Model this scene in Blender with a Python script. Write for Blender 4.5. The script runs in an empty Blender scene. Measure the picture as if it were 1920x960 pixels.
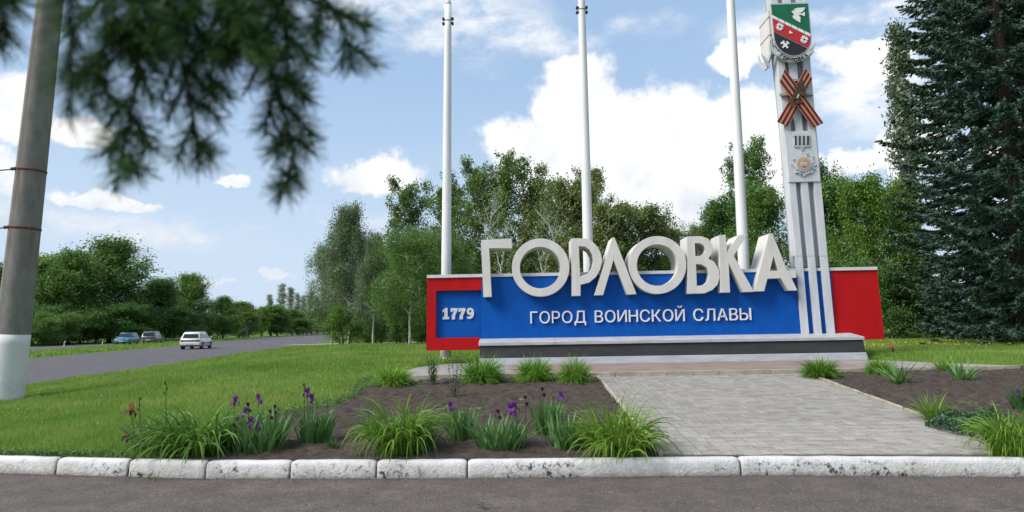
import bpy, bmesh, math, random
import numpy as np
from mathutils import Vector, Matrix, noise as mnoise
from mathutils.geometry import tessellate_polygon
R = math.radians
sc = bpy.context.scene
C = sc.collection

# ------------------------------------------------------------------ camera
CAM_H, FPX, PITCH, ROLL = 1.5, 1280.0, R(5.89), R(0.92)
cam_d = bpy.data.cameras.new('camera')
cam_d.sensor_width = 36; cam_d.lens = 24
cam_d.clip_start = 0.05; cam_d.clip_end = 3000
cam_d.dof.use_dof = True; cam_d.dof.focus_distance = 17; cam_d.dof.aperture_fstop = 2.8
cam = bpy.data.objects.new('camera', cam_d); C.objects.link(cam)
CROT = Matrix.Rotation(math.pi/2 + PITCH, 3, 'X') @ Matrix.Rotation(-ROLL, 3, 'Z')
cam.matrix_world = Matrix.Translation((0, 0, CAM_H)) @ CROT.to_4x4()
sc.camera = cam

def ray(px, py):
    """direction of a photo pixel (1920x960)"""
    return CROT @ Vector(((px-960)/FPX, -(py-480)/FPX, -1))
def P(px, py, Y):
    d = ray(px, py); return Vector((0, 0, CAM_H)) + d*(Y/d.y)
def azel(px, py):
    d = ray(px, py).normalized(); return math.atan2(d.x, d.y), math.asin(d.z)

# ------------------------------------------------------------------ light
SUN_AZ, SUN_EL = R(-116), R(44)         # azimuth from +Y towards +X
sun_d = bpy.data.lights.new('sun', 'SUN'); sun_d.energy = 2.7; sun_d.angle = R(28); sun_d.color = (1, .95, .87)
sun = bpy.data.objects.new('sun', sun_d); C.objects.link(sun)
sdir = Vector((math.sin(SUN_AZ)*math.cos(SUN_EL), math.cos(SUN_AZ)*math.cos(SUN_EL), math.sin(SUN_EL)))
sun.rotation_euler = sdir.to_track_quat('Z', 'Y').to_euler(); sun.location = (-20, -5, 30)

world = bpy.data.worlds.new('World'); sc.world = world; world.use_nodes = True
def build_sky():
    nt = world.node_tree; N = nt.nodes; L = nt.links; N.clear()
    def m(op, a, b=None, c=None, clamp=False):
        n = N.new('ShaderNodeMath'); n.operation = op; n.use_clamp = clamp
        for i, v in enumerate((a, b, c)):
            if v is None: continue
            if isinstance(v, (int, float)): n.inputs[i].default_value = v
            else: L.new(v, n.inputs[i])
        return n.outputs[0]
    def vm(op, a, b=None):
        n = N.new('ShaderNodeVectorMath'); n.operation = op
        for i, v in enumerate((a, b)):
            if v is None: continue
            if isinstance(v, tuple): n.inputs[i].default_value = v
            else: L.new(v, n.inputs[i])
        return n.outputs['Value'] if op == 'LENGTH' else n.outputs[0]
    def sstep(v, a, b):
        n = N.new('ShaderNodeMapRange'); n.interpolation_type = 'SMOOTHSTEP'
        L.new(v, n.inputs[0]); n.inputs[1].default_value = a; n.inputs[2].default_value = b
        return n.outputs[0]
    def fbm(vec, scale, detail=6, rough=.55, w=None):
        n = N.new('ShaderNodeTexNoise'); L.new(vec, n.inputs['Vector'])
        n.inputs['Scale'].default_value = scale; n.inputs['Detail'].default_value = detail; n.inputs['Roughness'].default_value = rough
        return n
    out = N.new('ShaderNodeOutputWorld'); bg = N.new('ShaderNodeBackground'); L.new(bg.outputs[0], out.inputs[0])
    bg.inputs[1].default_value = 0.13
    sky = N.new('ShaderNodeTexSky'); sky.sky_type = 'NISHITA'; sky.sun_disc = False
    sky.sun_elevation = SUN_EL; sky.sun_rotation = SUN_AZ
    sky.air_density = 1.0; sky.dust_density = 1.6; sky.ozone_density = 1.2
    tc = N.new('ShaderNodeTexCoord'); d = tc.outputs['Generated']
    sp = N.new('ShaderNodeSeparateXYZ'); L.new(d, sp.inputs[0])
    az = m('ARCTAN2', sp.outputs[0], sp.outputs[1]); el = m('ARCSINE', sp.outputs[2])
    cb = N.new('ShaderNodeCombineXYZ'); L.new(az, cb.inputs[0]); L.new(el, cb.inputs[1])
    # billowy warp of the cloud outlines
    w1 = fbm(d, 9, 9, .62)
    wv = vm('MULTIPLY', vm('SUBTRACT', w1.outputs['Color'], (.5, .5, .5)), (.11, .10, 0))
    uv = vm('ADD', cb.outputs[0], wv)
    def blobs(lst, uvin):
        cur = None
        for (px, py, rx, ry) in lst:
            a, e = azel(px, py)
            v = vm('MULTIPLY', vm('SUBTRACT', uvin, (a, e, 0)), (FPX/rx, FPX/ry, 0))
            s = m('SUBTRACT', 1.0, vm('LENGTH', v))
            cur = s if cur is None else m('MAXIMUM', cur, s)
        return cur
    cum = [(1085, 190, 95, 95), (985, 280, 105, 75), (1180, 225, 90, 70), (1260, 260, 130, 105), (1395, 250, 100, 95),
           (1120, 320, 190, 95), (1310, 350, 170, 95), (1470, 335, 75, 60), (1240, 400, 160, 60),
           (1625, 112, 105, 36), (1590, 292, 60, 32), (1700, 270, 60, 50), (1390, 105, 75, 25),
           (705, 338, 110, 46), (445, 347, 34, 13), (205, 370, 90, 15), (515, 530, 24, 9), (15, 205, 70, 55), (150, 240, 55, 32),
           (400, 530, 26, 6), (1970, 250, 120, 70), (2200, 330, 200, 90), (-250, 300, 200, 70)]
    cm = blobs(cum, uv)
    f2 = fbm(d, 22, 8, .6)
    cmask = sstep(m('ADD', cm, m('MULTIPLY', m('SUBTRACT', f2.outputs[0], .5), 1.0)), -.04, .32)
    # thin high cloud
    st = N.new('ShaderNodeMapping'); L.new(d, st.inputs[0]); st.inputs['Scale'].default_value = (1, 1, 2.2); st.inputs['Rotation'].default_value = (0, R(28), 0)
    f3 = fbm(st.outputs[0], 7, 9, .62)
    cir = [(860, 45, 190, 80), (700, 10, 200, 60), (1010, 75, 130, 40), (1100, 60, 200, 30), (1650, 15, 130, 25), (1480, 60, 160, 50), (300, 430, 500, 40), (1640, 150, 200, 90)]
    cs = blobs(cir, uv)
    ci = m('MULTIPLY', sstep(cs, -.25, .75), sstep(f3.outputs[0], .40, .66))
    ci = m('MULTIPLY', ci, .95, clamp=True)
    # the same weather all round, beyond the part the photograph shows
    f4 = fbm(st.outputs[0], 3.0, 9, .55)
    away = m('MAXIMUM', sstep(m('ABSOLUTE', az), .80, 1.05), sstep(el, .42, .62))
    gen = m('MULTIPLY', sstep(f4.outputs[0], .50, .60), away)
    mask = m('MAXIMUM', m('MAXIMUM', cmask, ci), gen)
    mask = m('MULTIPLY', mask, sstep(el, -.01, .03))
    # cloud tone: white tops, blue grey undersides
    a0, e0 = azel(1200, 440); a1, e1 = azel(1200, 290)
    f5 = fbm(d, 12, 7, .6)
    tone = m('ADD', sstep(m('ADD', el, m('MULTIPLY', m('SUBTRACT', f5.outputs[0], .5), .16)), e0-.03, e1), 0)
    tone = m('ADD', m('MULTIPLY', tone, .55), m('MULTIPLY', m('SUBTRACT', m('ADD', f2.outputs[0], f5.outputs[0]), .62), .95), clamp=True)
    cr = N.new('ShaderNodeMixRGB'); L.new(tone, cr.inputs[0]); cr.inputs[1].default_value = (2.75, 3.1, 3.6, 1); cr.inputs[2].default_value = (4.75, 4.75, 4.75, 1)
    # pale air near the horizon
    h0 = N.new('ShaderNodeMixRGB'); h0.inputs[0].default_value = .8; L.new(sky.outputs[0], h0.inputs[1]); h0.inputs[2].default_value = (1.75, 2.5, 3.55, 1)
    hz = N.new('ShaderNodeMixRGB'); L.new(m('MULTIPLY', sstep(el, .42, .0), .85), hz.inputs[0]); L.new(h0.outputs[0], hz.inputs[1]); hz.inputs[2].default_value = (2.9, 3.45, 4.15, 1)
    mx = N.new('ShaderNodeMixRGB'); L.new(mask, mx.inputs[0]); L.new(hz.outputs[0], mx.inputs[1]); L.new(cr.outputs[0], mx.inputs[2])
    L.new(mx.outputs[0], bg.inputs[0])
build_sky()
sc.view_settings.view_transform = 'Standard'; sc.view_settings.look = 'None'
sc.view_settings.gamma = 1; sc.view_settings.use_curve_mapping = False
sc.view_settings.exposure = 0.83
sc.cycles.use_denoising = True; sc.cycles.use_adaptive_sampling = True; sc.cycles.adaptive_threshold = 0.015
sc.cycles.max_bounces = 4; sc.cycles.transmission_bounces = 2; sc.cycles.transparent_max_bounces = 4
sc.cycles.diffuse_bounces = 2; sc.cycles.glossy_bounces = 2; sc.cycles.caustics_reflective = False; sc.cycles.caustics_refractive = False

# ------------------------------------------------------------------ materials
def new_mat(name):
    m = bpy.data.materials.new(name); m.use_nodes = True
    return m, m.node_tree.nodes, m.node_tree.links, m.node_tree.nodes['Principled BSDF']
def pmat(name, col, col2=None, scale=4, detail=6, rough=.65, bump=0, bscale=60, metal=0, spec=.4, lo=.35, hi=.65, vec_scale=None, rand=0.0):
    m, N, L, b = new_mat(name)
    b.inputs['Roughness'].default_value = rough; b.inputs['Metallic'].default_value = metal; b.inputs['Specular IOR Level'].default_value = spec
    tc = N.new('ShaderNodeTexCoord'); vec = tc.outputs['Object']
    if vec_scale:
        mp = N.new('ShaderNodeMapping'); L.new(vec, mp.inputs[0]); mp.inputs['Scale'].default_value = vec_scale; vec = mp.outputs[0]
    if col2 is None: col2 = tuple(c*.8 for c in col)
    n = N.new('ShaderNodeTexNoise'); L.new(vec, n.inputs[0]); n.inputs['Scale'].default_value = scale; n.inputs['Detail'].default_value = detail; n.inputs['Roughness'].default_value = .6
    r = N.new('ShaderNodeValToRGB'); L.new(n.outputs[0], r.inputs[0])
    r.color_ramp.elements[0].position = lo; r.color_ramp.elements[1].position = hi
    r.color_ramp.elements[0].color = (*col2, 1); r.color_ramp.elements[1].color = (*col, 1)
    o = r.outputs[0]
    if rand:
        oi = N.new('ShaderNodeObjectInfo'); hs = N.new('ShaderNodeHueSaturation'); L.new(o, hs.inputs['Color'])
        mr = N.new('ShaderNodeMapRange'); L.new(oi.outputs['Random'], mr.inputs[0]); mr.inputs[3].default_value = 1-rand; mr.inputs[4].default_value = 1+rand
        L.new(mr.outputs[0], hs.inputs['Value']); o = hs.outputs[0]
    L.new(o, b.inputs['Base Color'])
    if bump:
        n2 = N.new('ShaderNodeTexNoise'); L.new(vec, n2.inputs[0]); n2.inputs['Scale'].default_value = bscale; n2.inputs['Detail'].default_value = 5
        bp = N.new('ShaderNodeBump'); bp.inputs['Strength'].default_value = bump; bp.inputs['Distance'].default_value = .02
        L.new(n2.outputs[0], bp.inputs['Height']); L.new(bp.outputs[0], b.inputs['Normal'])
    return m
def leafmat(name, col, var=.35, hue=.02, trans=.35, sat=1.0, rough=.55, tip=None):
    m, N, L, b = new_mat(name)
    g = N.new('ShaderNodeNewGeometry'); oi = N.new('ShaderNodeObjectInfo')
    hs = N.new('ShaderNodeHueSaturation'); hs.inputs['Color'].default_value = (*col, 1); hs.inputs['Saturation'].default_value = sat
    mr = N.new('ShaderNodeMapRange'); L.new(g.outputs['Random Per Island'], mr.inputs[0]); mr.inputs[3].default_value = 1-var; mr.inputs[4].default_value = 1+var
    m2 = N.new('ShaderNodeMapRange'); L.new(oi.outputs['Random'], m2.inputs[0]); m2.inputs[3].default_value = .5-hue; m2.inputs[4].default_value = .5+hue
    m3 = N.new('ShaderNodeMapRange'); L.new(oi.outputs['Random'], m3.inputs[0]); m3.inputs[3].default_value = 1.15; m3.inputs[4].default_value = .85
    mu = N.new('ShaderNodeMath'); mu.operation = 'MULTIPLY'; L.new(mr.outputs[0], mu.inputs[0]); L.new(m3.outputs[0], mu.inputs[1])
    L.new(mu.outputs[0], hs.inputs['Value']); L.new(m2.outputs[0], hs.inputs['Hue'])
    colout = hs.outputs[0]
    if tip:
        mt = N.new('ShaderNodeMixRGB'); gt = N.new('ShaderNodeMath'); gt.operation = 'GREATER_THAN'; gt.inputs[1].default_value = tip[1]
        L.new(g.outputs['Random Per Island'], gt.inputs[0]); L.new(gt.outputs[0], mt.inputs[0]); L.new(colout, mt.inputs[1]); mt.inputs[2].default_value = (*tip[0], 1)
        colout = mt.outputs[0]
    L.new(colout, b.inputs['Base Color']); b.inputs['Roughness'].default_value = rough; b.inputs['Specular IOR Level'].default_value = .3
    tr = N.new('ShaderNodeBsdfTranslucent'); L.new(colout, tr.inputs[0])
    mx = N.new('ShaderNodeMixShader'); mx.inputs[0].default_value = trans
    L.new(b.outputs[0], mx.inputs[1]); L.new(tr.outputs[0], mx.inputs[2])
    L.new(mx.outputs[0], N['Material Output'].inputs[0])
    return m

M = {}
M['blue'] = pmat('blue_paint', (.001, .088, .40), (.002, .066, .32), 2.2, vec_scale=(2.2, 2.2, .5), lo=.25, hi=.7, rough=.6, spec=.15, bump=.06, bscale=90)
M['red'] = pmat('red_paint', (.46, .006, .008), (.36, .006, .008), 2.2, vec_scale=(2.2, 2.2, .5), lo=.25, hi=.7, rough=.6, spec=.15, bump=.06, bscale=90)
M['cap'] = pmat('cap_metal', (.62, .62, .62), (.5, .5, .5), 6, rough=.5)
M['letter'] = pmat('letter_paint', (.62, .60, .57), (.52, .505, .475), 1.8, vec_scale=(2.5, 2.5, .8), lo=.25, hi=.6, rough=.5, bump=.05, bscale=50)
M['smallletter'] = pmat('plastic_letter', (.74, .74, .75), (.7, .7, .71), 5, rough=.45)
M['number'] = pmat('number_paint', (.62, .62, .64), (.55, .55, .57), 6, rough=.5)
M['slab'] = pmat('slab_metal', (.44, .45, .47), (.34, .345, .36), 3, rough=.5, vec_scale=(1, 1, 4))
M['dark'] = pmat('dark_cladding', (.036, .037, .041), (.024, .025, .029), 2.5, rough=.7, vec_scale=(1, 1, 3))
M['skirt'] = pmat('grey_skirting', (.40, .42, .46), (.28, .29, .33), 2.0, rough=.6, vec_scale=(1, 1, 4), lo=.25, hi=.6)
M['pole'] = pmat('pole_paint', (.70, .70, .71), (.62, .62, .63), 1.5, rough=.45, vec_scale=(2, 2, .4))
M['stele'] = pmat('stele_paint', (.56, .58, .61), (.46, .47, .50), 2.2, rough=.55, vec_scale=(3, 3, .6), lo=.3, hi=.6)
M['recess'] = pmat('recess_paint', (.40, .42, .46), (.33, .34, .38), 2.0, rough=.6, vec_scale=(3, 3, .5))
M['rust'] = pmat('rust', (.16, .06, .03), (.07, .03, .02), 12, rough=.9)
M['blackmetal'] = pmat('black_metal', (.02, .02, .022), rough=.5)
M['wire'] = pmat('wire', (.03, .03, .03), rough=.6)
M['concrete'] = pmat('pole_concrete', (.205, .195, .18), (.14, .133, .123), 5, 9, rough=.9, bump=.25, bscale=45, vec_scale=(1, 1, .5))
M['whitewash'] = pmat('whitewash', (.56, .56, .57), (.42, .42, .42), 3.5, 8, rough=.9, bump=.3, bscale=30, lo=.2, hi=.5)
M['green'] = pmat('crest_green', (.0, .13, .055), (.0, .11, .045), 6, rough=.5)
M['crestred'] = pmat('crest_red', (.48, .018, .02), (.42, .014, .016), 6, rough=.5)
M['crestblack'] = pmat('crest_black', (.018, .015, .024), rough=.5)
M['silver'] = pmat('silver_paint', (.50, .51, .52), (.42, .43, .44), 8, rough=.45)
M['orange'] = pmat('ribbon_orange', (.60, .15, .055), (.5, .17, .10), 3, rough=.5)
M['bronze'] = pmat('bronze_leaf', (.085, .042, .016), (.05, .025, .01), 8, rough=.5)
M['gold'] = pmat('medal_gold', (.50, .33, .13), (.42, .28, .12), 9, rough=.5)
M['palegreen'] = pmat('medal_pale_blue', (.22, .38, .42), (.16, .3, .34), 14, rough=.5)
M['darkgreen'] = pmat('medal_green', (.015, .06, .05), rough=.5)
M['pink'] = pmat('medal_pink', (.50, .40, .40), rough=.5)
M['curb_lo'] = pmat('edging_concrete', (.36, .33, .27), (.22, .20, .165), 5, 9, rough=.85, bump=.2, bscale=60, rand=.1, lo=.3, hi=.6)
M['bark'] = pmat('bark', (.07, .055, .042), (.035, .028, .022), 8, rough=.95, bump=.5, bscale=25, vec_scale=(3, 3, .6))
M['greybark'] = pmat('grey_bark', (.26, .245, .22), (.14, .13, .115), 6, rough=.95, bump=.4, bscale=20, vec_scale=(2, 2, .8))
M['birchbark'] = pmat('birch_bark', (.58, .56, .52), (.05, .045, .04), 5, 7, rough=.85, vec_scale=(1, 1, 3.5), lo=.36, hi=.46)
M['stem'] = pmat('flower_stem', (.08, .14, .04), (.05, .09, .03), 8, rough=.6)
M['deadstem'] = pmat('withered_stem', (.05, .035, .03), (.09, .06, .04), 20, rough=.8)

def asphalt(name, c1, c2, crack=False):
    m, N, L, b = new_mat(name); b.inputs['Roughness'].default_value = .85; b.inputs['Specular IOR Level'].default_value = .25
    tc = N.new('ShaderNodeTexCoord'); v = tc.outputs['Object']
    def nz(s, d, r=.6):
        n = N.new('ShaderNodeTexNoise'); L.new(v, n.inputs[0]); n.inputs['Scale'].default_value = s; n.inputs['Detail'].default_value = d; n.inputs['Roughness'].default_value = r; return n.outputs[0]
    def mix(f, a, bb, mode='MIX'):
        x = N.new('ShaderNodeMixRGB'); x.blend_type = mode
        for i, k in enumerate((f, a, bb)):
            if isinstance(k, (int, float)): x.inputs[i].default_value = k
            elif isinstance(k, tuple): x.inputs[i].default_value = (*k, 1)
            else: L.new(k, x.inputs[i])
        return x.outputs[0]
    def ramp(f, a, bb):
        x = N.new('ShaderNodeMapRange'); x.clamp = True; L.new(f, x.inputs[0]); x.inputs[1].default_value = a; x.inputs[2].default_value = bb; return x.outputs[0]
    col = mix(ramp(nz(.7, 7), .35, .65), c1, c2)
    col = mix(ramp(nz(2.6, 6, .7), .40, .62), tuple(x*.80 for x in c2), col)
    col = mix(ramp(nz(11, 5, .75), .33, .46), tuple(x*.55 for x in c2), col)
    col = mix(ramp(nz(48, 3, .8), .30, .44), tuple(x*.45 for x in c2), col)          # bitumen between chippings
    col = mix(ramp(nz(62, 2, .8), .60, .70), col, tuple(min(1, x*2.6) for x in c1))    # pale chippings
    h = nz(42, 5, .8)
    if crack:
        vo = N.new('ShaderNodeTexVoronoi'); vo.feature = 'DISTANCE_TO_EDGE'; vo.inputs['Scale'].default_value = .33
        wn = N.new('ShaderNodeTexNoise'); wn.inputs['Scale'].default_value = 1.7; wn.inputs['Detail'].default_value = 8; L.new(v, wn.inputs[0])
        ad = N.new('ShaderNodeMixRGB'); ad.blend_type = 'ADD'; ad.inputs[0].default_value = .9; L.new(v, ad.inputs[1]); L.new(wn.outputs['Color'], ad.inputs[2])
        L.new(ad.outputs[0], vo.inputs['Vector'])
        ck = ramp(vo.outputs[0], .0, .006)
        msk = ramp(nz(.5, 3), .42, .47)
        ckm = N.new('ShaderNodeMath'); ckm.operation = 'MAXIMUM'; L.new(ck, ckm.inputs[0]); L.new(msk, ckm.inputs[1])
        col = mix(ckm.outputs[0], tuple(x*.3 for x in c2), col)
    L.new(col, b.inputs['Base Color'])
    bp = N.new('ShaderNodeBump'); bp.inputs['Strength'].default_value = .6; bp.inputs['Distance'].default_value = .012
    L.new(h, bp.inputs['Height']); L.new(bp.outputs[0], b.inputs['Normal'])
    return m
M['asphalt'] = asphalt('driveway_asphalt', (.128, .109, .099), (.098, .083, .076), True)
M['road'] = asphalt('road_asphalt', (.12, .112, .12), (.095, .09, .097))
M['lane'] = asphalt('concrete_lane', (.34, .31, .30), (.27, .25, .24))

def kerbmat():
    m, N, L, b = new_mat('whitewashed_kerb'); b.inputs['Roughness'].default_value = .9
    tc = N.new('ShaderNodeTexCoord'); geo = N.new('ShaderNodeNewGeometry')
    sp = N.new('ShaderNodeSeparateXYZ'); L.new(geo.outputs['Position'], sp.inputs[0])
    def nz(s, d, r=.6, vec=None, dist=0):
        n = N.new('ShaderNodeTexNoise'); L.new(vec or geo.outputs['Position'], n.inputs[0]); n.inputs['Scale'].default_value = s; n.inputs['Detail'].default_value = d; n.inputs['Roughness'].default_value = r; n.inputs['Distortion'].default_value = dist; return n.outputs[0]
    def rng(f, a, bb, c=0, d=1):
        x = N.new('ShaderNodeMapRange'); L.new(f, x.inputs[0]); x.inputs[1].default_value = a; x.inputs[2].default_value = bb; x.inputs[3].default_value = c; x.inputs[4].default_value = d; return x.outputs[0]
    def mul(a, bb):
        x = N.new('ShaderNodeMath'); x.operation = 'MULTIPLY'; x.use_clamp = True; L.new(a, x.inputs[0])
        if isinstance(bb, float): x.inputs[1].default_value = bb
        else: L.new(bb, x.inputs[1])
        return x.outputs[0]
    def mix(f, a, bb):
        x = N.new('ShaderNodeMixRGB'); L.new(f, x.inputs[0])
        for i, k in ((1, a), (2, bb)):
            if isinstance(k, tuple): x.inputs[i].default_value = (*k, 1)
            else: L.new(k, x.inputs[i])
        return x.outputs[0]
    col = mix(rng(nz(3, 6), .3, .6), (.46, .455, .44), (.60, .60, .61))
    low = rng(sp.outputs[2], .165, .04)                     # splash zone at the gutter
    col = mix(mul(low, rng(nz(14, 6, .7), .35, .62)), col, (.40, .385, .35))
    patch = mul(rng(nz(1.1, 2), .42, .56), rng(nz(16, 7, .75, dist=.6), .53, .60))
    low2 = rng(sp.outputs[2], .175, .12)
    col = mix(mul(patch, low2), col, (.045, .042, .038))
    L.new(col, b.inputs['Base Color'])
    bp = N.new('ShaderNodeBump'); bp.inputs['Strength'].default_value = .7; bp.inputs['Distance'].default_value = .02
    L.new(nz(38, 6, .65), bp.inputs['Height']); L.new(bp.outputs[0], b.inputs['Normal'])
    return m
M['kerb'] = kerbmat()

def groundmat():
    m, N, L, b = new_mat('turf'); b.inputs['Roughness'].default_value = 1; b.inputs['Specular IOR Level'].default_value = .1
    geo = N.new('ShaderNodeNewGeometry')
    n = N.new('ShaderNodeTexNoise'); L.new(geo.outputs['Position'], n.inputs[0]); n.inputs['Scale'].default_value = .45; n.inputs['Detail'].default_value = 8; n.inputs['Roughness'].default_value = .65
    r = N.new('ShaderNodeValToRGB'); L.new(n.outputs[0], r.inputs[0])
    e = r.color_ramp.elements; e[0].position = .32; e[0].color = (.06, .13, .02, 1); e[1].position = .72; e[1].color = (.16, .23, .045, 1)
    x = e.new(.52); x.color = (.10, .19, .03, 1)
    n2 = N.new('ShaderNodeTexNoise'); L.new(geo.outputs['Position'], n2.inputs[0]); n2.inputs['Scale'].default_value = 30; n2.inputs['Detail'].default_value = 4
    mx = N.new('ShaderNodeMixRGB'); mx.blend_type = 'MULTIPLY'; mx.inputs[0].default_value = .7; L.new(r.outputs[0], mx.inputs[1])
    mr = N.new('ShaderNodeMapRange'); L.new(n2.outputs[0], mr.inputs[0]); mr.inputs[1].default_value = .3; mr.inputs[2].default_value = .7; mr.inputs[3].default_value = .55; mr.inputs[4].default_value = 1.25
    L.new(mr.outputs[0], mx.inputs[2]); L.new(mx.outputs[0], b.inputs['Base Color'])
    bp = N.new('ShaderNodeBump'); bp.inputs['Strength'].default_value = .8; bp.inputs['Distance'].default_value = .05
    L.new(n2.outputs[0], bp.inputs['Height']); L.new(bp.outputs[0], b.inputs['Normal'])
    return m
M['turf'] = groundmat()
def grassmat(name, lo, mid, hi):
    m, N, L, b = new_mat(name); b.inputs['Roughness'].default_value = .6; b.inputs['Specular IOR Level'].default_value = .25
    geo = N.new('ShaderNodeNewGeometry')
    n = N.new('ShaderNodeTexNoise'); L.new(geo.outputs['Position'], n.inputs[0]); n.inputs['Scale'].default_value = .55; n.inputs['Detail'].default_value = 7; n.inputs['Roughness'].default_value = .65
    ad = N.new('ShaderNodeMath'); ad.operation = 'MULTIPLY_ADD'; L.new(geo.outputs['Random Per Island'], ad.inputs[0]); ad.inputs[1].default_value = .36; L.new(n.outputs[0], ad.inputs[2])
    r = N.new('ShaderNodeValToRGB'); L.new(ad.outputs[0], r.inputs[0]); e = r.color_ramp.elements
    e[0].position = .42; e[0].color = (*lo, 1); e[1].position = .95; e[1].color = (*hi, 1); x = e.new(.68); x.color = (*mid, 1)
    L.new(r.outputs[0], b.inputs['Base Color'])
    tr = N.new('ShaderNodeBsdfTranslucent'); L.new(r.outputs[0], tr.inputs[0]); mx = N.new('ShaderNodeMixShader'); mx.inputs[0].default_value = .35
    L.new(b.outputs[0], mx.inputs[1]); L.new(tr.outputs[0], mx.inputs[2]); L.new(mx.outputs[0], N['Material Output'].inputs[0])
    return m
M['grass'] = grassmat('lawn_grass', (.095, .20, .028), (.175, .31, .048), (.38, .39, .13))
M['soil'] = pmat('bed_soil', (.088, .070, .060), (.036, .029, .026), 9, 9, rough=1, bump=.9, bscale=45, lo=.3, hi=.68, spec=.1)
M['crumb'] = pmat('soil_crumb', (.13, .11, .095), (.05, .038, .03), 3, rough=1, spec=.1)
M['paver'] = pmat('grey_paver', (.315, .298, .272), (.225, .212, .195), 7, 8, rough=.88, bump=.25, bscale=110, rand=.14)
M['paverbase'] = pmat('joint_sand', (.03, .028, .024), (.018, .017, .015), 12, rough=1)

def brickmat():
    m, N, L, b = new_mat('platform_bricks'); b.inputs['Roughness'].default_value = .85
    geo = N.new('ShaderNodeNewGeometry')
    br = N.new('ShaderNodeTexBrick'); L.new(geo.outputs['Position'], br.inputs[0]); br.inputs['Scale'].default_value = 1
    br.inputs['Brick Width'].default_value = .2; br.inputs['Row Height'].default_value = .1; br.inputs['Mortar Size'].default_value = .004; br.offset = .5
    sp = N.new('ShaderNodeSeparateXYZ'); L.new(geo.outputs['Position'], sp.inputs[0])
    n = N.new('ShaderNodeTexNoise'); L.new(geo.outputs['Position'], n.inputs[0]); n.inputs['Scale'].default_value = 2.5; n.inputs['Detail'].default_value = 7
    def rng(f, a, bb):
        x = N.new('ShaderNodeMapRange'); L.new(f, x.inputs[0]); x.inputs[1].default_value = a; x.inputs[2].default_value = bb; return x.outputs[0]
    def mix(f, a, bb):
        x = N.new('ShaderNodeMixRGB')
        if isinstance(f, float): x.inputs[0].default_value = f
        else: L.new(f, x.inputs[0])
        for i, k in ((1, a), (2, bb)):
            if isinstance(k, tuple): x.inputs[i].default_value = (*k, 1)
            else: L.new(k, x.inputs[i])
        return x.outputs[0]
    red = mix(rng(n.outputs[0], .3, .7), (.20, .135, .115), (.27, .21, .18)); grey = mix(rng(n.outputs[0], .3, .7), (.22, .205, .19), (.31, .295, .275))
    lim = N.new('ShaderNodeMath'); lim.operation = 'MULTIPLY'; L.new(rng(sp.outputs[0], -.15, -.05), lim.inputs[0]); L.new(rng(sp.outputs[0], 7.3, 7.1), lim.inputs[1])
    col = mix(lim.outputs[0], grey, red)
    hs = N.new('ShaderNodeMixRGB'); hs.blend_type = 'MULTIPLY'; hs.inputs[0].default_value = .5; L.new(col, hs.inputs[1]); L.new(br.outputs['Color'], hs.inputs[2])
    br.inputs['Color1'].default_value = (.75, .75, .75, 1); br.inputs['Color2'].default_value = (1.15, 1.15, 1.15, 1); br.inputs['Mortar'].default_value = (.3, .3, .3, 1)
    L.new(hs.outputs[0], b.inputs['Base Color'])
    bp = N.new('ShaderNodeBump'); bp.invert = True; bp.inputs['Strength'].default_value = .5; bp.inputs['Distance'].default_value = .01
    L.new(br.outputs['Fac'], bp.inputs['Height']); L.new(bp.outputs[0], b.inputs['Normal'])
    return m
M['brick'] = brickmat()

# ------------------------------------------------------------------ mesh helpers
def mesh_np(name, V, F):
    """V Nx3 float array, F MxK int array (all faces with K corners)"""
    V = np.asarray(V, dtype=np.float32); F = np.asarray(F, dtype=np.int32)
    me = bpy.data.meshes.new(name); k = F.shape[1]
    me.vertices.add(len(V)); me.vertices.foreach_set('co', V.ravel())
    me.loops.add(F.size); me.loops.foreach_set('vertex_index', F.ravel())
    me.polygons.add(len(F)); me.polygons.foreach_set('loop_start', np.arange(0, F.size, k, dtype=np.int32))
    me.update(calc_edges=True)
    return me
def mesh_py(name, V, F):
    me = bpy.data.meshes.new(name); me.from_pydata([tuple(v) for v in V], [], F)
    b = bmesh.new(); b.from_mesh(me); bmesh.ops.recalc_face_normals(b, faces=b.faces); b.to_mesh(me); b.free()
    me.update(); return me
def obj(name, me, mat, parent=None, smooth=False, loc=None):
    o = bpy.data.objects.new(name, me); C.objects.link(o)
    if mat is not None and not me.materials: me.materials.append(M[mat] if isinstance(mat, str) else mat)
    if smooth: me.polygons.foreach_set('use_smooth', [True]*len(me.polygons))
    if parent: o.parent = parent
    if loc is not None: o.location = loc
    return o
def tag(o, label, cat, group=None, kind=None):
    o['label'] = label; o['category'] = cat
    if group: o['group'] = group
    if kind: o['kind'] = kind
    return o
def struct(o): o['kind'] = 'structure'; return o
def thing(name, label, cat, loc=(0, 0, 0), rz=0, group=None):
    o = bpy.data.objects.new(name, None); C.objects.link(o); o.location = loc; o.rotation_euler = (0, 0, rz); o.empty_display_size = .1
    return tag(o, label, cat, group)
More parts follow.
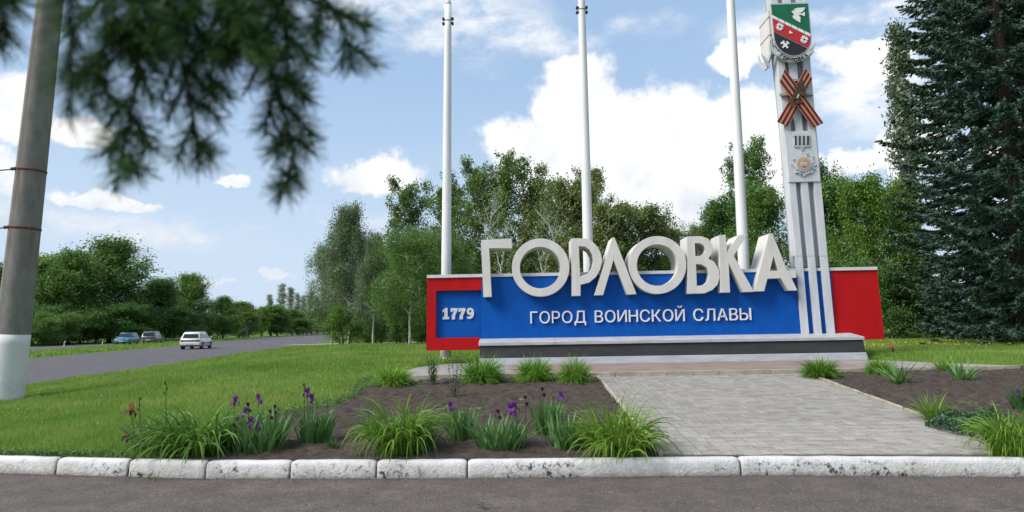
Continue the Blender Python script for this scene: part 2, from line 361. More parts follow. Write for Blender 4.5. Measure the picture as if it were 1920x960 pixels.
class MB:
    """collects polygons of one part"""
    def __init__(s): s.V = []; s.F = []
    def add(s, V, F):
        n = len(s.V); s.V += [Vector(v) for v in V]; s.F += [tuple(i+n for i in f) for f in F]; return s
    def box(s, x0, x1, y0, y1, z0, z1):
        return s.add([(x0, y0, z0), (x1, y0, z0), (x1, y1, z0), (x0, y1, z0), (x0, y0, z1), (x1, y0, z1), (x1, y1, z1), (x0, y1, z1)],
                     [(0, 3, 2, 1), (4, 5, 6, 7), (0, 1, 5, 4), (1, 2, 6, 5), (2, 3, 7, 6), (3, 0, 4, 7)])
    def loft(s, rings, cap=True, closed=True):
        n = len(rings[0]); V = [p for r in rings for p in r]; F = []
        for i in range(len(rings)-1):
            for j in range(n if closed else n-1):
                k = (j+1) % n; F.append((i*n+j, i*n+k, (i+1)*n+k, (i+1)*n+j))
        if cap: F += [tuple(reversed(range(n))), tuple((len(rings)-1)*n+j for j in range(n))]
        return s.add(V, F)
    def tube(s, pts, rad, sides=8, cap=True):
        pts = [Vector(p) for p in pts]; rings = []
        for i, p in enumerate(pts):
            t = (pts[min(i+1, len(pts)-1)]-pts[max(i-1, 0)]).normalized()
            u = t.orthogonal().normalized() if i == 0 else (u - t*u.dot(t)).normalized()
            w = t.cross(u); r = rad[i] if hasattr(rad, '__len__') else rad
            rings.append([p+(u*math.cos(a)+w*math.sin(a))*r for a in [2*math.pi*j/sides for j in range(sides)]])
        return s.loft(rings, cap)
    def build(s, name, mat, parent=None, smooth=False, bevel=0):
        me = mesh_py(name, s.V, s.F); o = obj(name, me, mat, parent, smooth)
        if bevel:
            b = bmesh.new(); b.from_mesh(me); bmesh.ops.bevel(b, geom=[e for e in b.edges if e.calc_face_angle(0) > .5], offset=bevel, segments=2, affect='EDGES', profile=.6); b.to_mesh(me); b.free()
        return o
def prism(loops, shift):
    """loops: outline then holes, as Vectors on one plane; extruded by the Vector shift"""
    tris = tessellate_polygon(loops); flat = [p for l in loops for p in l]; n = len(flat)
    V = flat + [p+shift for p in flat]; F = [tuple(t) for t in tris] + [tuple(n+i for i in reversed(t)) for t in tris]
    k = 0
    for l in loops:
        for j in range(len(l)):
            a, b = k+j, k+(j+1) % len(l); F.append((a, b, b+n, a+n))
        k += len(l)
    return V, F
def plate(name, loops, Y, depth, mat, parent, bevel=0):
    """an outline drawn in photo pixels, set on the upright plane at distance Y and given depth"""
    V, F = prism([[P(x, y, Y) for x, y in l] for l in loops], Vector((0, depth, 0)))
    o = obj(name, mesh_py(name, V, F), mat, parent)
    if bevel:
        b = bmesh.new(); b.from_mesh(o.data); bmesh.ops.dissolve_limit(b, angle_limit=.02, verts=b.verts, edges=b.edges)
        bmesh.ops.bevel(b, geom=[e for e in b.edges if e.calc_face_angle(0) > 1.0], offset=bevel, segments=2, affect='EDGES'); b.to_mesh(o.data); b.free()
    return o
def ell(cx, cy, rx, ry, n=48, a0=0, a1=360):
    return [(cx+rx*math.cos(R(a0+(a1-a0)*i/n)), cy+ry*math.sin(R(a0+(a1-a0)*i/n))) for i in range(n if a1-a0 == 360 else n+1)]
def zmap(ox, oy, s, pts): return [(ox+x/s, oy+y/s) for x, y in pts]
def copy_tree(o, parent=None):
    c = o.copy(); C.objects.link(c); c.parent = parent
    for ch in list(o.children): copy_tree(ch, c)
    return c

# ------------------------------------------------------------------ terrain
ROAD_N = [(-9.0, -60), (-10.5, -30), (-12, 0), (-14.3, 20), (-17.2, 41), (-20, 64), (-26, 100), (-38, 150), (-66, 256), (-130, 420)]
ROAD_F = [(-21, -60), (-22.5, -30), (-24.5, 0), (-26.8, 20), (-29.6, 41), (-35.5, 71), (-43.5, 101), (-60, 174), (-78, 256), (-142, 420)]
LANE2_N = [(-26, -60), (-28, 0), (-34, 30), (-40.5, 60), (-48, 85), (-58, 112), (-77, 174), (-97, 256), (-160, 420)]
LANE2_F = [(-33, -60), (-35, 0), (-41, 30), (-47.5, 60), (-55, 85), (-65, 112), (-84, 174), (-104, 256), (-167, 420)]
KERB = [(-12.0, 9.4), (-8.2, 8.25), (-5.6, 7.55), (-3.2, 7.1), (-.5, 6.93), (2.6, 6.84), (4.8, 6.6), (7.5, 6.25), (12, 5.6), (24, 3.8)]   # front foot of the kerb
def interp(poly, v, key=0):
    k = np.array([p[key] for p in poly]); o = np.array([p[1-key] for p in poly]); return np.interp(v, k, o)
def smooth(a, b, x):
    t = np.clip((x-a)/(b-a), 0, 1); return t*t*(3-2*t)
def terrain(x, y):
    x = np.asarray(x, float); y = np.asarray(y, float)
    ky = interp(KERB, x)
    up = .155 + .345*np.clip((y-ky-.2)/(13.3-6.95), 0, 1) + .14*smooth(13.3, 16.5, y)
    up = up - .60*smooth(34, 62, y)*smooth(14, 4, x)
    f = smooth(0, 9, x-interp(ROAD_N, y, 1))
    z = up*f + .03*(1-f)
    z = np.where(x < interp(ROAD_N, y, 1)+.02, -.06, z)
    med = (x < interp(ROAD_F, y, 1)) & (x > interp(LANE2_N, y, 1))
    z = np.where(med, .05, z)
    far = x < interp(LANE2_F, y, 1)
    z = np.where(far, .06, z)
    z = np.where(y < ky+.17, -.06, z)
    z = np.where((x > -2.2) & (x < 9.0) & (y > 13.3) & (y < 17.7), np.minimum(z, .50), z)
    return z
def tz(x, y): return float(terrain(x, y))
def G(px, py):
    """where the ray through a pixel meets the terrain"""
    d = ray(px, py); o = Vector((0, 0, CAM_H)); t = 2.0
    while t < 400:
        p = o+d*t
        if p.z <= max(tz(p.x, p.y), 0): break
        t *= 1.004
    return Vector((p.x, p.y, max(tz(p.x, p.y), 0)))

def grade(vals):
    out = []
    for a, b, s in vals: out += list(np.arange(a, b, s))
    return np.array(out+[vals[-1][1]])
xs = grade([(-900, -200, 70), (-200, -70, 6), (-70, -14, 1.0), (-14, 12, .22), (12, 40, 1.5), (40, 200, 20), (200, 900, 70)])
ys = grade([(-300, -30, 30), (-30, 2, 3), (2, 10, .06), (10, 20, .25), (20, 80, 1.5), (80, 300, 6), (300, 1500, 100)])
gx, gy = np.meshgrid(xs, ys); gz = terrain(gx, gy)
gz = np.where((gx > 1.2) & (gx < 5.1+.09*(gy-6.5)+.25) & (gy < 13.4) & (gz > 0), gz-.10, gz)   # the path lies in a shallow cut
V = np.stack([gx, gy, gz], -1).reshape(-1, 3)
ii = np.arange(len(ys)*len(xs)).reshape(len(ys), len(xs))
F = np.stack([ii[:-1, :-1], ii[:-1, 1:], ii[1:, 1:], ii[1:, :-1]], -1).reshape(-1, 4)
struct(obj('ground', mesh_np('ground', V, F), 'turf', smooth=True))

def strip(name, A, B, z, mat, ylist):
    V = []
    for y in ylist: V += [(float(interp(A, y, 1)), y, z), (float(interp(B, y, 1)), y, z)]
    return struct(obj(name, mesh_py(name, V, [(2*i, 2*i+1, 2*i+3, 2*i+2) for i in range(len(ylist)-1)]), mat))
yl = list(range(-60, 100, 8))+list(range(100, 421, 20))
strip('road', [(x+.25, y) for x, y in ROAD_N], [(x-.25, y) for x, y in ROAD_F], .0, 'road', yl)
strip('far_carriageway', [(x+.2, y) for x, y in LANE2_N], [(x-.2, y) for x, y in LANE2_F], .075, 'road', yl)
# driveway in front of the kerb, where the photographer stands
V = []; F = []
kx = list(np.linspace(-11.8, 24, 60))
for x in kx: V += [(x, float(interp(KERB, x))+.1, .004), (x, -12, .004)]
struct(obj('driveway', mesh_py('driveway', V, [(2*i, 2*i+1, 2*i+3, 2*i+2) for i in range(len(kx)-1)]), 'asphalt'))
# pale lane that leaves the road behind the lawn
V = []; F = []
for i, (x, y) in enumerate([(-21.5, 64), (-17, 65), (-12, 66), (-5, 68), (4, 70), (20, 74)]): V += [(x, y, max(tz(x, y), 0)+.06), (x-.5, y+4.2, max(tz(x, y+4.2), 0)+.06)]
struct(obj('side_lane', mesh_py('side_lane', V, [(2*i, 2*i+2, 2*i+3, 2*i+1) for i in range(5)]), 'lane'))

# ------------------------------------------------------------------ kerb of whitewashed stones
kerb = struct(bpy.data.objects.new('kerb', None)); C.objects.link(kerb)
def kerb_stone(xa, xb, seed, soft):
    rnd = random.Random(seed); n = max(6, int((xb-xa)/.07)); rings = []; Lk = xb-xa
    for t in sorted([i/n for i in range(n+1)]+[.012/Lk, .03/Lk, 1-.012/Lk, 1-.03/Lk]):
        x = xa+(xb-xa)*t; y0 = float(interp(KERB, x))
        e = min(t, 1-t)*(xb-xa); en = max(0, 1-e/soft)**2           # rounded worn ends
        def w(s): return (mnoise.noise(Vector((x*4+seed*7, s*3.1, seed)))*.006)
        top = .172 - .016*en + w(1); fr = .010*en
        prof = [(y0+.055+fr+w(2), -.05), (y0+.058+fr+w(3), .05), (y0+.064+fr+w(4), .120-.01*en), (y0+.076+fr+w(5), .152-.016*en), (y0+.100+w(6)*.6, top-.004), (y0+.130, top+w(7)*.5), (y0+.19-fr, top-.004), (y0+.205-fr, top-.03), (y0+.205-fr, -.05)]
        rings.append([Vector((x, yy, zz)) for yy, zz in prof])
    mb = MB(); mb.loft(rings); o = mb.build('kerb_stone', 'kerb', kerb, smooth=True)
    return o
V = []
for x in np.linspace(-11, 11.5, 120):
    ky_ = float(interp(KERB, x)); V += [(x, ky_+.05, -.04), (x, ky_+.10, .10), (x, ky_+.19, .150), (x, ky_+.25, .166)]
obj('bedding_soil', mesh_py('bedding_soil', V, [(4*i+j, 4*i+j+1, 4*i+5+j, 4*i+4+j) for i in range(119) for j in range(3)]), 'soil', kerb)
joints_px = [97, 233, 380, 540, 703, 875, 1393]
jx = []
for px in joints_px:
    d = ray(px, 868); t = 0
    # walk to the kerb line
    s = 5.0
    while s < 9:
        p = Vector((0, 0, CAM_H))+d*s
        if p.y >= float(interp(KERB, p.x)): break
        s += .005
    jx.append(p.x)
jx = [-10.2, -9.1, -8.1, -7.0, -5.95]+jx+[5.35, 8.2, 11]
jx = sorted(jx)
for i in range(len(jx)-1):
    soft = .05 if jx[i+1]-jx[i] < 1.6 else .04
    kerb_stone(jx[i]+(.008 if i not in (5, 6) else .018), jx[i+1]-.008, i+1, soft)

# ------------------------------------------------------------------ planting beds
def inside(poly, x, y):
    x = np.asarray(x); y = np.asarray(y); r = np.zeros(x.shape, bool); n = len(poly)
    for i in range(n):
        (x0, y0), (x1, y1) = poly[i], poly[(i+1) % n]
        if y0 == y1: continue
        c = ((y0 > y) != (y1 > y)) & (x < (x1-x0)*(y-y0)/(y1-y0)+x0); r ^= c
    return r
PATH_L = [(1.50, 6.9), (1.64, 13.3)]; PATH_R = [(4.95, 6.45), (5.55, 13.3)]
def gp(px, py): g = G(px, py); return (g.x, g.y)
bedL = [gp(704, 709), gp(660, 748), gp(613, 763), gp(545, 776), gp(455, 800), gp(385, 828), (-3.65, 7.0), (-3.3, 6.9), (-.5, 6.8), (2.0, 6.8), (2.0, 7.2), (2.0, 13.33), (-1.9, 13.33)]
bedR = [(5.1, 13.33), (4.5, 6.4), (8.5, 6.0), (11.2, 5.5), (11.2, 13.9), (9.75, 13.9), (9.7, 13.33)]
rng = np.random.default_rng(5)
def fbm2(x, y, s, seed):
    """cheap value noise on arrays"""
    out = np.zeros_like(x, float); a = 1; r = np.random.default_rng(seed)
    for o in range(4):
        t = r.random((64, 64)); u = x*s*2**o; v = y*s*2**o
        i = np.floor(u).astype(int); j = np.floor(v).astype(int); fu = u-i; fv = v-j; fu = fu*fu*(3-2*fu); fv = fv*fv*(3-2*fv)
        g = lambda a_, b_: t[a_ % 64, b_ % 64]
        out += a*((g(i, j)*(1-fu)+g(i+1, j)*fu)*(1-fv)+(g(i, j+1)*(1-fu)+g(i+1, j+1)*fu)*fv-.5); a *= .5
    return out
def soil(name, poly, label):
    p = np.array(poly); st = .045
    X, Y = np.meshgrid(np.arange(p[:, 0].min()-.1, p[:, 0].max()+.1, st), np.arange(p[:, 1].min()-.1, p[:, 1].max()+.1, st))
    X = X+rng.uniform(-.012, .012, X.shape); Y = Y+rng.uniform(-.012, .012, Y.shape)
    wob = fbm2(X, Y, 2.2, 3)*.16
    ins = inside(poly, X+wob, Y+wob)
    if name == 'bed_soil' : pass
    ins &= (X > interp(PATH_R, Y, 1)+.015) | (X < interp(PATH_L, Y, 1)-.03)
    ins &= (Y > interp(KERB, X)+.15) & ((Y < 13.34) | (X > 9.76))
    nf = smooth(.18, .6, Y-interp(KERB, X)); Z = np.maximum(terrain(X, Y), .15)+.010+nf*(.014+fbm2(X, Y, 1.1, 1)*.03+fbm2(X, Y, 9, 2)*.045+rng.uniform(-.006, .006, X.shape))
    Vv = np.stack([X, Y, Z], -1).reshape(-1, 3); ii = np.arange(X.size).reshape(X.shape)
    ok = ins[:-1, :-1] & ins[1:, :-1] & ins[1:, 1:] & ins[:-1, 1:]
    F = np.stack([ii[:-1, :-1], ii[:-1, 1:], ii[1:, 1:], ii[1:, :-1]], -1)[ok]
    u, inv = np.unique(F, return_inverse=True)
    o = obj(name, mesh_np(name, Vv[u], inv.reshape(-1, 4)), 'soil'); struct(o)
    # loose crumbs and pebbles
    n = int(ok.sum()*st*st*150); idx = rng.choice(len(F), n); c = Vv[F[idx, 0]]
    s = rng.uniform(.004, .016, n)**1
    base = np.array([(1, 0, 0), (0, 1, 0), (-1, 0, 0), (0, -1, 0), (0, 0, .8), (0, 0, -.6)])
    ang = rng.uniform(0, 6.28, n); ca, sa = np.cos(ang), np.sin(ang)
    bx = base[None, :, 0]*ca[:, None]-base[None, :, 1]*sa[:, None]; by = base[None, :, 0]*sa[:, None]*.7+base[None, :, 1]*ca[:, None]; bz = np.repeat(base[None, :, 2], n, 0)
    VV = c[:, None, :]+np.stack([bx, by, bz], -1)*s[:, None, None]
    f = np.array([(0, 1, 4), (1, 2, 4), (2, 3, 4), (3, 0, 4), (1, 0, 5), (2, 1, 5), (3, 2, 5), (0, 3, 5)])
    FF = (f[None]+(np.arange(n)*6)[:, None, None]).reshape(-1, 3)
    cr = obj('soil_crumbs', mesh_np('soil_crumbs', VV.reshape(-1, 3), FF), 'crumb')
    tag(cr, label, 'soil', kind='stuff')
soil('flower_bed', bedL, 'loose crumbs on the dark soil left of the paved path')
soil('flower_bed', bedR, 'loose crumbs on the dark soil right of the paved path')

def grit():
    n = 2600; x = rng.uniform(-7, 6.5, n); y = interp(KERB, x)+.055-np.abs(rng.normal(0, .07, n)); s_ = rng.uniform(.0025, .009, n); ang = rng.uniform(0, 6.28, n)
    base = np.array([(1, 0, 0), (-.5, .8, 0), (-.5, -.8, 0), (0, 0, .9)]); ca, sa = np.cos(ang)[:, None], np.sin(ang)[:, None]
    VV = np.stack([x[:, None]+(base[None, :, 0]*ca-base[None, :, 1]*sa)*s_[:, None], y[:, None]+(base[None, :, 0]*sa+base[None, :, 1]*ca)*s_[:, None], .005+base[None, :, 2]*s_[:, None]], -1)
    FF = (np.array([(0, 1, 3), (1, 2, 3), (2, 0, 3)])[None]+(np.arange(n)*4)[:, None, None]).reshape(-1, 3)
    tag(obj('gutter_grit', mesh_np('gutter_grit', VV.reshape(-1, 3), FF), 'crumb'), 'loose grit and dirt lying along the foot of the white kerb', 'grit', kind='stuff')
grit()
# ------------------------------------------------------------------ platform and paved path
PLZ = .585
path = struct(bpy.data.objects.new('path', None)); C.objects.link(path)
def pathz(y): return .124+.345*(y-6.95)/(13.3-6.95)
V = [(PATH_L[0][0]-.03, 7.10, pathz(7.10)), (2.6, 7.02, pathz(7.02)), (PATH_R[0][0]+.06, 6.76, pathz(6.76)), (PATH_R[1][0]+.03, 13.4, pathz(13.4)), (PATH_L[1][0]-.02, 13.4, pathz(13.4))]
V = [Vector(v)+Vector((0, 0, .012)) for v in V]
obj('joint_bed', mesh_py('joint_bed', *prism([V], Vector((0, 0, -.12)))), 'paverbase', path)
def clip(poly, a, b):
    """keep the part of poly left of the line a->b"""
    out = []; n = len(poly); s = lambda p: (b[0]-a[0])*(p[1]-a[1])-(b[1]-a[1])*(p[0]-a[0])
    for i in range(n):
        p, q = poly[i], poly[(i+1) % n]; sp_, sq = s(p), s(q)
        if sp_ >= 0: out.append(p)
        if (sp_ >= 0) != (sq >= 0):
            t = sp_/(sp_-sq); out.append((p[0]+(q[0]-p[0])*t, p[1]+(q[1]-p[1])*t))
    return out
def paver_mesh(w, l):
    mb = MB(); c = .006; h = .04
    for z, i in ((-h, 0), (-.004, 0), (0, c)):
        pass
    r = lambda i, z: [Vector((-w/2+i, -l/2+i, z)), Vector((w/2-i, -l/2+i, z)), Vector((w/2-i, l/2-i, z)), Vector((-w/2+i, l/2-i, z))]
    mb.loft([r(0, -h), r(0, -.005), r(.005, 0)]); return mesh_py('paver', mb.V, mb.F)
pv_long = paver_mesh(.1900, .0915); pv_tall = paver_mesh(.0915, .1900)
ux = math.atan2(PATH_L[1][0]-PATH_L[0][0], 6.4)      # path heading
du = Vector((math.cos(ux), -math.sin(ux))); dv = Vector((math.sin(ux), math.cos(ux)))
slope = math.atan(.345/6.35)
pav = []
for i in range(-1, 22):
    for j in range(-3, 35):
        o2 = Vector(PATH_L[0])+du*(.2025*i+.004)+dv*(.2025*j)
        for k in range(2):
            if (i+j) % 2: cx, cy, w, l, me = .1, .05+.1012*k, .1900, .0915, pv_long
            else: cx, cy, w, l, me = .05+.1012*k, .1, .0915, .1900, pv_tall
            c = o2+du*cx+dv*cy
            quad = [c+du*(sx*w/2)+dv*(sy*l/2) for sx, sy in ((-1, -1), (1, -1), (1, 1), (-1, 1))]
            kA = (1.0, float(interp(KERB, 1.0))+.215); kB = (5.5, float(interp(KERB, 5.5))+.215)
            kM = (2.6, float(interp(KERB, 2.6))+.215)
            q = [tuple(p) for p in quad]
            q = clip(q, PATH_R[0], PATH_R[1]); q = clip(q, (9, 13.29), (0, 13.29)) if q else q
            if q: q = clip(q, (1.0, 6.93+.215), (2.6, 6.84+.225))
            if q: q = clip(q, (2.6, 6.84+.215), (4.8, 6.6+.215))
            if q: q = clip(q, (1.64, 13.3), (1.50, 6.9)) if False else q
            if len(q) < 3: continue
            area = abs(sum(q[a][0]*q[(a+1) % len(q)][1]-q[(a+1) % len(q)][0]*q[a][1] for a in range(len(q))))/2
            if area < .0012: continue
            if c.x < float(interp(PATH_L, c.y, 1))-.02: continue
            pav.append((c.y, c, q, area > .0170, me))
pav.sort(key=lambda t: t[0])
rp = random.Random(3); rest = MB()
for n, (_, c, q, full, me) in enumerate(pav):
    dz = rp.uniform(-.0035, .0035)
    if full and n < 300:
        o = obj('paver', me, 'paver', path); o.location = (c.x, c.y, pathz(c.y)+.045+dz); o.rotation_euler = (slope+rp.uniform(-.012, .012), rp.uniform(-.012, .012), -ux)
    else:
        cx = sum(p[0] for p in q)/len(q); cy = sum(p[1] for p in q)/len(q)
        top = [Vector((cx+(x-cx)*.96, cy+(y-cy)*.96, pathz(y)+.045+dz)) for x, y in q]; mid = [Vector((x, y, pathz(y)+.040+dz)) for x, y in q]; bot = [Vector((x, y, pathz(y)+.01)) for x, y in q]
        if full or n >= 300: rest.loft([bot, mid, top])
        else: b_ = MB(); b_.loft([bot, mid, top]); b_.build('paver', 'paver', path)
mr = leafmat('paver_rest', (.272, .258, .236), var=.15, hue=0, trans=0, rough=.88)
ro = rest.build('pavers', mr, path); ro['kind'] = 'stuff'
# thin edging boards beside the path
for A, off in ((PATH_L, -.045), (PATH_R, .02)):
    L_ = 1.0; y = 7.1 if A is PATH_L else 6.8
    while y < 13.2:
        y1 = min(y+L_, 13.24); x0, x1 = float(interp(A, y, 1))+off, float(interp(A, y1, 1))+off
        pts = [Vector((x0, y+.004, pathz(y)-.1)), Vector((x0+.045, y+.004, pathz(y)-.1)), Vector((x1+.045, y1-.004, pathz(y1)-.1)), Vector((x1, y1-.004, pathz(y1)-.1))]
        mb = MB(); mb.loft([pts, [p+Vector((0, 0, .178)) for p in pts]]); mb.build('edging_board', 'curb_lo', path, bevel=.006); y = y1
# platform
plat = struct(bpy.data.objects.new('platform', None)); C.objects.link(plat)
out = [(-2.05, 13.37), (9.75, 13.37), (9.72, 13.5), (8.9, 15.1), (8.3, 16.3), (8.2, 17.6), (-1.6, 17.6), (-2.5, 15.6)]
pl = [Vector((x, y, PLZ)) for x, y in out]
struct(obj('paved_platform', mesh_py('paved_platform', *prism([pl], Vector((0, 0, -.4)))), 'brick', plat)) 
x = -2.05
r2 = random.Random(8)
while x < 9.7:
    mb = MB(); mb.box(x+.004, min(x+.496, 9.75), 13.295, 13.368, .30, PLZ+.012+r2.uniform(-.004, .004)); mb.build('edging_stone', 'curb_lo', plat, bevel=.008); x += .5

# ------------------------------------------------------------------ the city sign
ZB, ZW, ZL, ZO = 16.55, 17.2, 16.95, 17.11
sign = thing('city_sign', 'long red and blue city sign wall with big white block letters on a grey plinth', 'sign', P(1250, 674, 17.0))
sign_inv = Matrix.Translation(-Vector(sign.location))
def sp(o):
    o.parent = sign; o.matrix_parent_inverse = sign_inv; return o
def spl(name, loops, Y, depth, mat, bevel=0): return sp(plate(name, loops, Y, depth, mat, None, bevel))
# plinth: level pieces, sloping front
xl, xr = P(900, 660, ZB).x, P(1620, 650, ZB).x
z0 = PLZ; zt = P(1250, 637, ZB).z; zs = zt-.075; zd = zs-.30
mb = MB(); mb.loft([[Vector((xl-.04, ZB-.06, z0-.02)), Vector((xr+.07, ZB-.06, z0-.02)), Vector((xr+.07, ZW+.5, z0-.02)), Vector((xl-.04, ZW+.5, z0-.02))],
                    [Vector((xl-.02, ZB-.03, zd)), Vector((xr+.03, ZB-.03, zd)), Vector((xr+.03, ZW+.5, zd)), Vector((xl-.02, ZW+.5, zd))]])
sp(mb.build('skirting', 'skirt', None, bevel=.01))
mb = MB(); mb.loft([[Vector((xl-.01, ZB-.02, zd)), Vector((xr+.02, ZB-.02, zd)), Vector((xr+.02, ZW+.48, zd)), Vector((xl-.01, ZW+.48, zd))],
                    [Vector((xl, ZB+.01, zs)), Vector((xr-.01, ZB+.01, zs)), Vector((xr-.01, ZW+.48, zs)), Vector((xl, ZW+.48, zs))]])
sp(mb.build('dark_band', 'dark', None, bevel=.01))
n_s = 5
for i in range(n_s):
    a = xl-.03+(xr+.05-xl)*i/n_s; b = xl-.03+(xr+.05-xl)*(i+1)/n_s-.006; zr = zt+.085
    mb = MB(); mb.loft([[Vector((a, ZB-.03, zs)), Vector((a, ZB-.03, zt)), Vector((a, ZW+.02, zr)), Vector((a, ZW+.5, zr)), Vector((a, ZW+.5, zs))],
                        [Vector((b, ZB-.03, zs)), Vector((b, ZB-.03, zt)), Vector((b, ZW+.02, zr)), Vector((b, ZW+.5, zr)), Vector((b, ZW+.5, zs))]])
    sp(mb.build('coping_slab', 'slab', None, bevel=.008))
wt = .22
spl('blue_wall', [[(902, 519.5), (1561, 506.5), (1567, 634), (902, 645)]], ZW, wt, 'blue')
spl('red_wall', [[(1557.5, 506.5), (1644.5, 505), (1658.5, 636), (1567.5, 637.5)]], ZW-.003, wt, 'red')
fr = spl('red_frame', [[(801, 521), (903, 519), (903, 544), (818, 545.5), (817, 634), (901, 632.5), (901, 643), (898.5, 656), (799, 657.5)]], ZW-.004, wt, 'red', .004)
spl('year_panel', [[(812, 540), (904, 538), (904, 637), (812, 638)]], ZW+.10, .1, 'blue')
spl('cap', [[(800, 515.5), (1645.5, 500), (1645.5, 506), (800, 521.5)]], ZW-.04, wt+.08, 'cap', .004)
# big letters, deep boxes set over the wall
Z1 = (780, 420, 3.428); Z2 = (1200, 420, 3.429)
def big(loops): return spl('big_letter', loops, ZL, .74, 'letter', .006)
big([zmap(*Z1, [(417, 103), (615, 93), (618, 157), (470, 156), (487, 468), (433, 471)])])
big([ell(1013.7, 501.6, 54, 54.6), ell(1013.0, 501.8, 38.2, 38.8)])
big([zmap(*Z1, [(997, 93), (1085, 91), (1130, 108), (1168, 147), (1191, 195), (1196, 240), (1185, 290), (1158, 340), (1115, 376), (1058, 391), (1058, 462), (1003, 463)]),
     zmap(*Z1, [(1047, 143), (1085, 145), (1115, 165), (1135, 200), (1141, 240), (1130, 285), (1105, 318), (1056, 335)])])
big([zmap(*Z1, [(1262, 86), (1277, 86), (1418, 451), (1360, 454), (1270, 232), (1203, 457), (1148, 459)])])
big([ell(1233, 496.9, 54.2, 54.4), ell(1232.5, 497, 38.2, 38.8)])
big([zmap(*Z2, [(303, 80), (395, 78), (440, 95), (465, 130), (470, 160), (460, 195), (440, 222), (480, 245), (508, 295), (513, 345), (500, 390), (465, 425), (415, 446), (308, 449)]),
     zmap(*Z2, [(353, 124), (385, 124), (412, 140), (421, 165), (412, 190), (390, 205), (357, 206)]), zmap(*Z2, [(361, 258), (395, 260), (430, 280), (446, 325), (436, 370), (410, 392), (366, 398)])])
big([zmap(*Z2, [(508, 73), (551, 67), (561, 183), (630, 73), (690, 65), (604, 205), (735, 436), (665, 438), (571, 252), (580, 440), (517, 442)])])
big([zmap(*Z2, [(830, 61), (852, 60), (948, 299), (1003, 297), (1005, 346), (974, 347), (1013, 427), (957, 429), (906, 349), (820, 352), (800, 432), (735, 434)]), zmap(*Z2, [(859, 208), (893, 299), (836, 301)])])
# line of small letters
def letters(body, size_h, x0, x1, base, Y, mat, name, depth, parent_fn, bold=False):
    cu = bpy.data.curves.new('line', 'FONT'); cu.size = 1; cu.offset = .0; ws = []
    tmp = bpy.data.objects.new('line', cu); C.objects.link(tmp)
    def glyph(ch):
        cu.body = ch; bpy.context.view_layer.update(); me = bpy.data.meshes.new_from_object(tmp.evaluated_get(bpy.context.evaluated_depsgraph_get()))
        v = np.array([tuple(p.co) for p in me.vertices]); return me, v
    me, v = glyph('Н'); cap = v[:, 1].max()-v[:, 1].min(); k = size_h/cap
    gl = []; x = 0
    for ch in body:
        if ch == ' ': x += .42; continue
        me, v = glyph(ch); gl.append((x-v[:, 0].min(), me)); x += v[:, 0].max()-v[:, 0].min()+.13
    total = x-.13; sxk = (x1-x0)/total
    for dx, me in gl:
        b = bmesh.new(); b.from_mesh(me)
        ext = bmesh.ops.extrude_face_region(b, geom=b.faces[:]); bmesh.ops.translate(b, verts=[g for g in ext['geom'] if isinstance(g, bmesh.types.BMVert)], vec=(0, 0, 1))
        bmesh.ops.recalc_face_normals(b, faces=b.faces)
        for vv in b.verts: vv.co = Vector((x0+(vv.co.x+dx)*sxk, Y-vv.co.z*depth, base+vv.co.y*k))
        bmesh.ops.recalc_face_normals(b, faces=b.faces); b.to_mesh(me); b.free(); me.materials.clear()
        parent_fn(obj(name, me, mat))
    bpy.data.objects.remove(tmp)
pa = P(994.5, 606.6, ZW); pb = P(1408, 600, ZW)
letters('ГОРОД ВОИНСКОЙ СЛАВЫ', .300, pa.x, pb.x, (pa.z+pb.z)/2, ZW, 'smallletter', 'small_letter', .05, sp)
ZN = (780, 500, 4.8); YN = ZW+.07
def num(l): spl('digit', l, YN, .05, 'number')
one = [(236, 397), (262, 372), (284, 371), (284, 450), (297, 450), (297, 474), (240, 475), (240, 452), (255, 451), (255, 402), (240, 412)]
seven = [(311, 374), (375, 373), (374, 395), (352, 440), (350, 474), (321, 475), (323, 440), (342, 398), (330, 398), (329, 408), (312, 408)]
num([zmap(*ZN, one)]); num([zmap(*ZN, seven)]); num([zmap(*ZN, [(x+71, y-.5) for x, y in seven])])
nine_o = ell(488, 403, 33, 33, 20, 70, 340)[::1]
num([zmap(*ZN, [(487, 370), (505, 374), (518, 388), (522, 410), (520, 440), (508, 460), (488, 471), (464, 468), (457, 450), (478, 448), (490, 444), (494, 432), (478, 434), (463, 425), (455, 405), (460, 384), (472, 373)]), zmap(*ZN, ell(488, 402, 9, 12, 14))])

# ------------------------------------------------------------------ stele with coat of arms, ribbon and medal
stele = thing('stele', 'tall ribbed grey stele with coat of arms, crossed striped ribbon and medal', 'stele', P(1535, 630, ZO))
st_inv = Matrix.Translation(-Vector(stele.location))
def st(o, parent=None):
    if parent is None: o.parent = stele; o.matrix_parent_inverse = st_inv
    else: o.parent = parent; o.matrix_parent_inverse = Matrix.Identity(4)
    return o
def lineat(pts, y):
    ysv = [p[1] for p in pts]; return float(np.interp(y, ysv, [p[0] for p in pts]))
def ex(pts): (xa, ya), (xb, yb) = pts[0], pts[1]; return [(xa+(xa-xb)/(yb-ya)*150, ya-150)]+pts
LE = ex([(1446, 10), (1460, 127), (1472, 247), (1480, 340), (1492, 480), (1504.6, 624)])
RE = ex([(1510, 10), (1519, 113), (1529, 247), (1538, 340), (1552, 480), (1566.5, 628)])
def fx(y, t): return lineat(LE, y)*(1-t)+lineat(RE, y)*t
YS_ = [-130, 10, 127, 247, 340, 480, 500]
body = [(fx(y, .03), y) for y in YS_]+[(fx(y, .97), y) for y in reversed(YS_)]
st(plate('shaft', [body], ZO+.13, .45, 'recess', None))
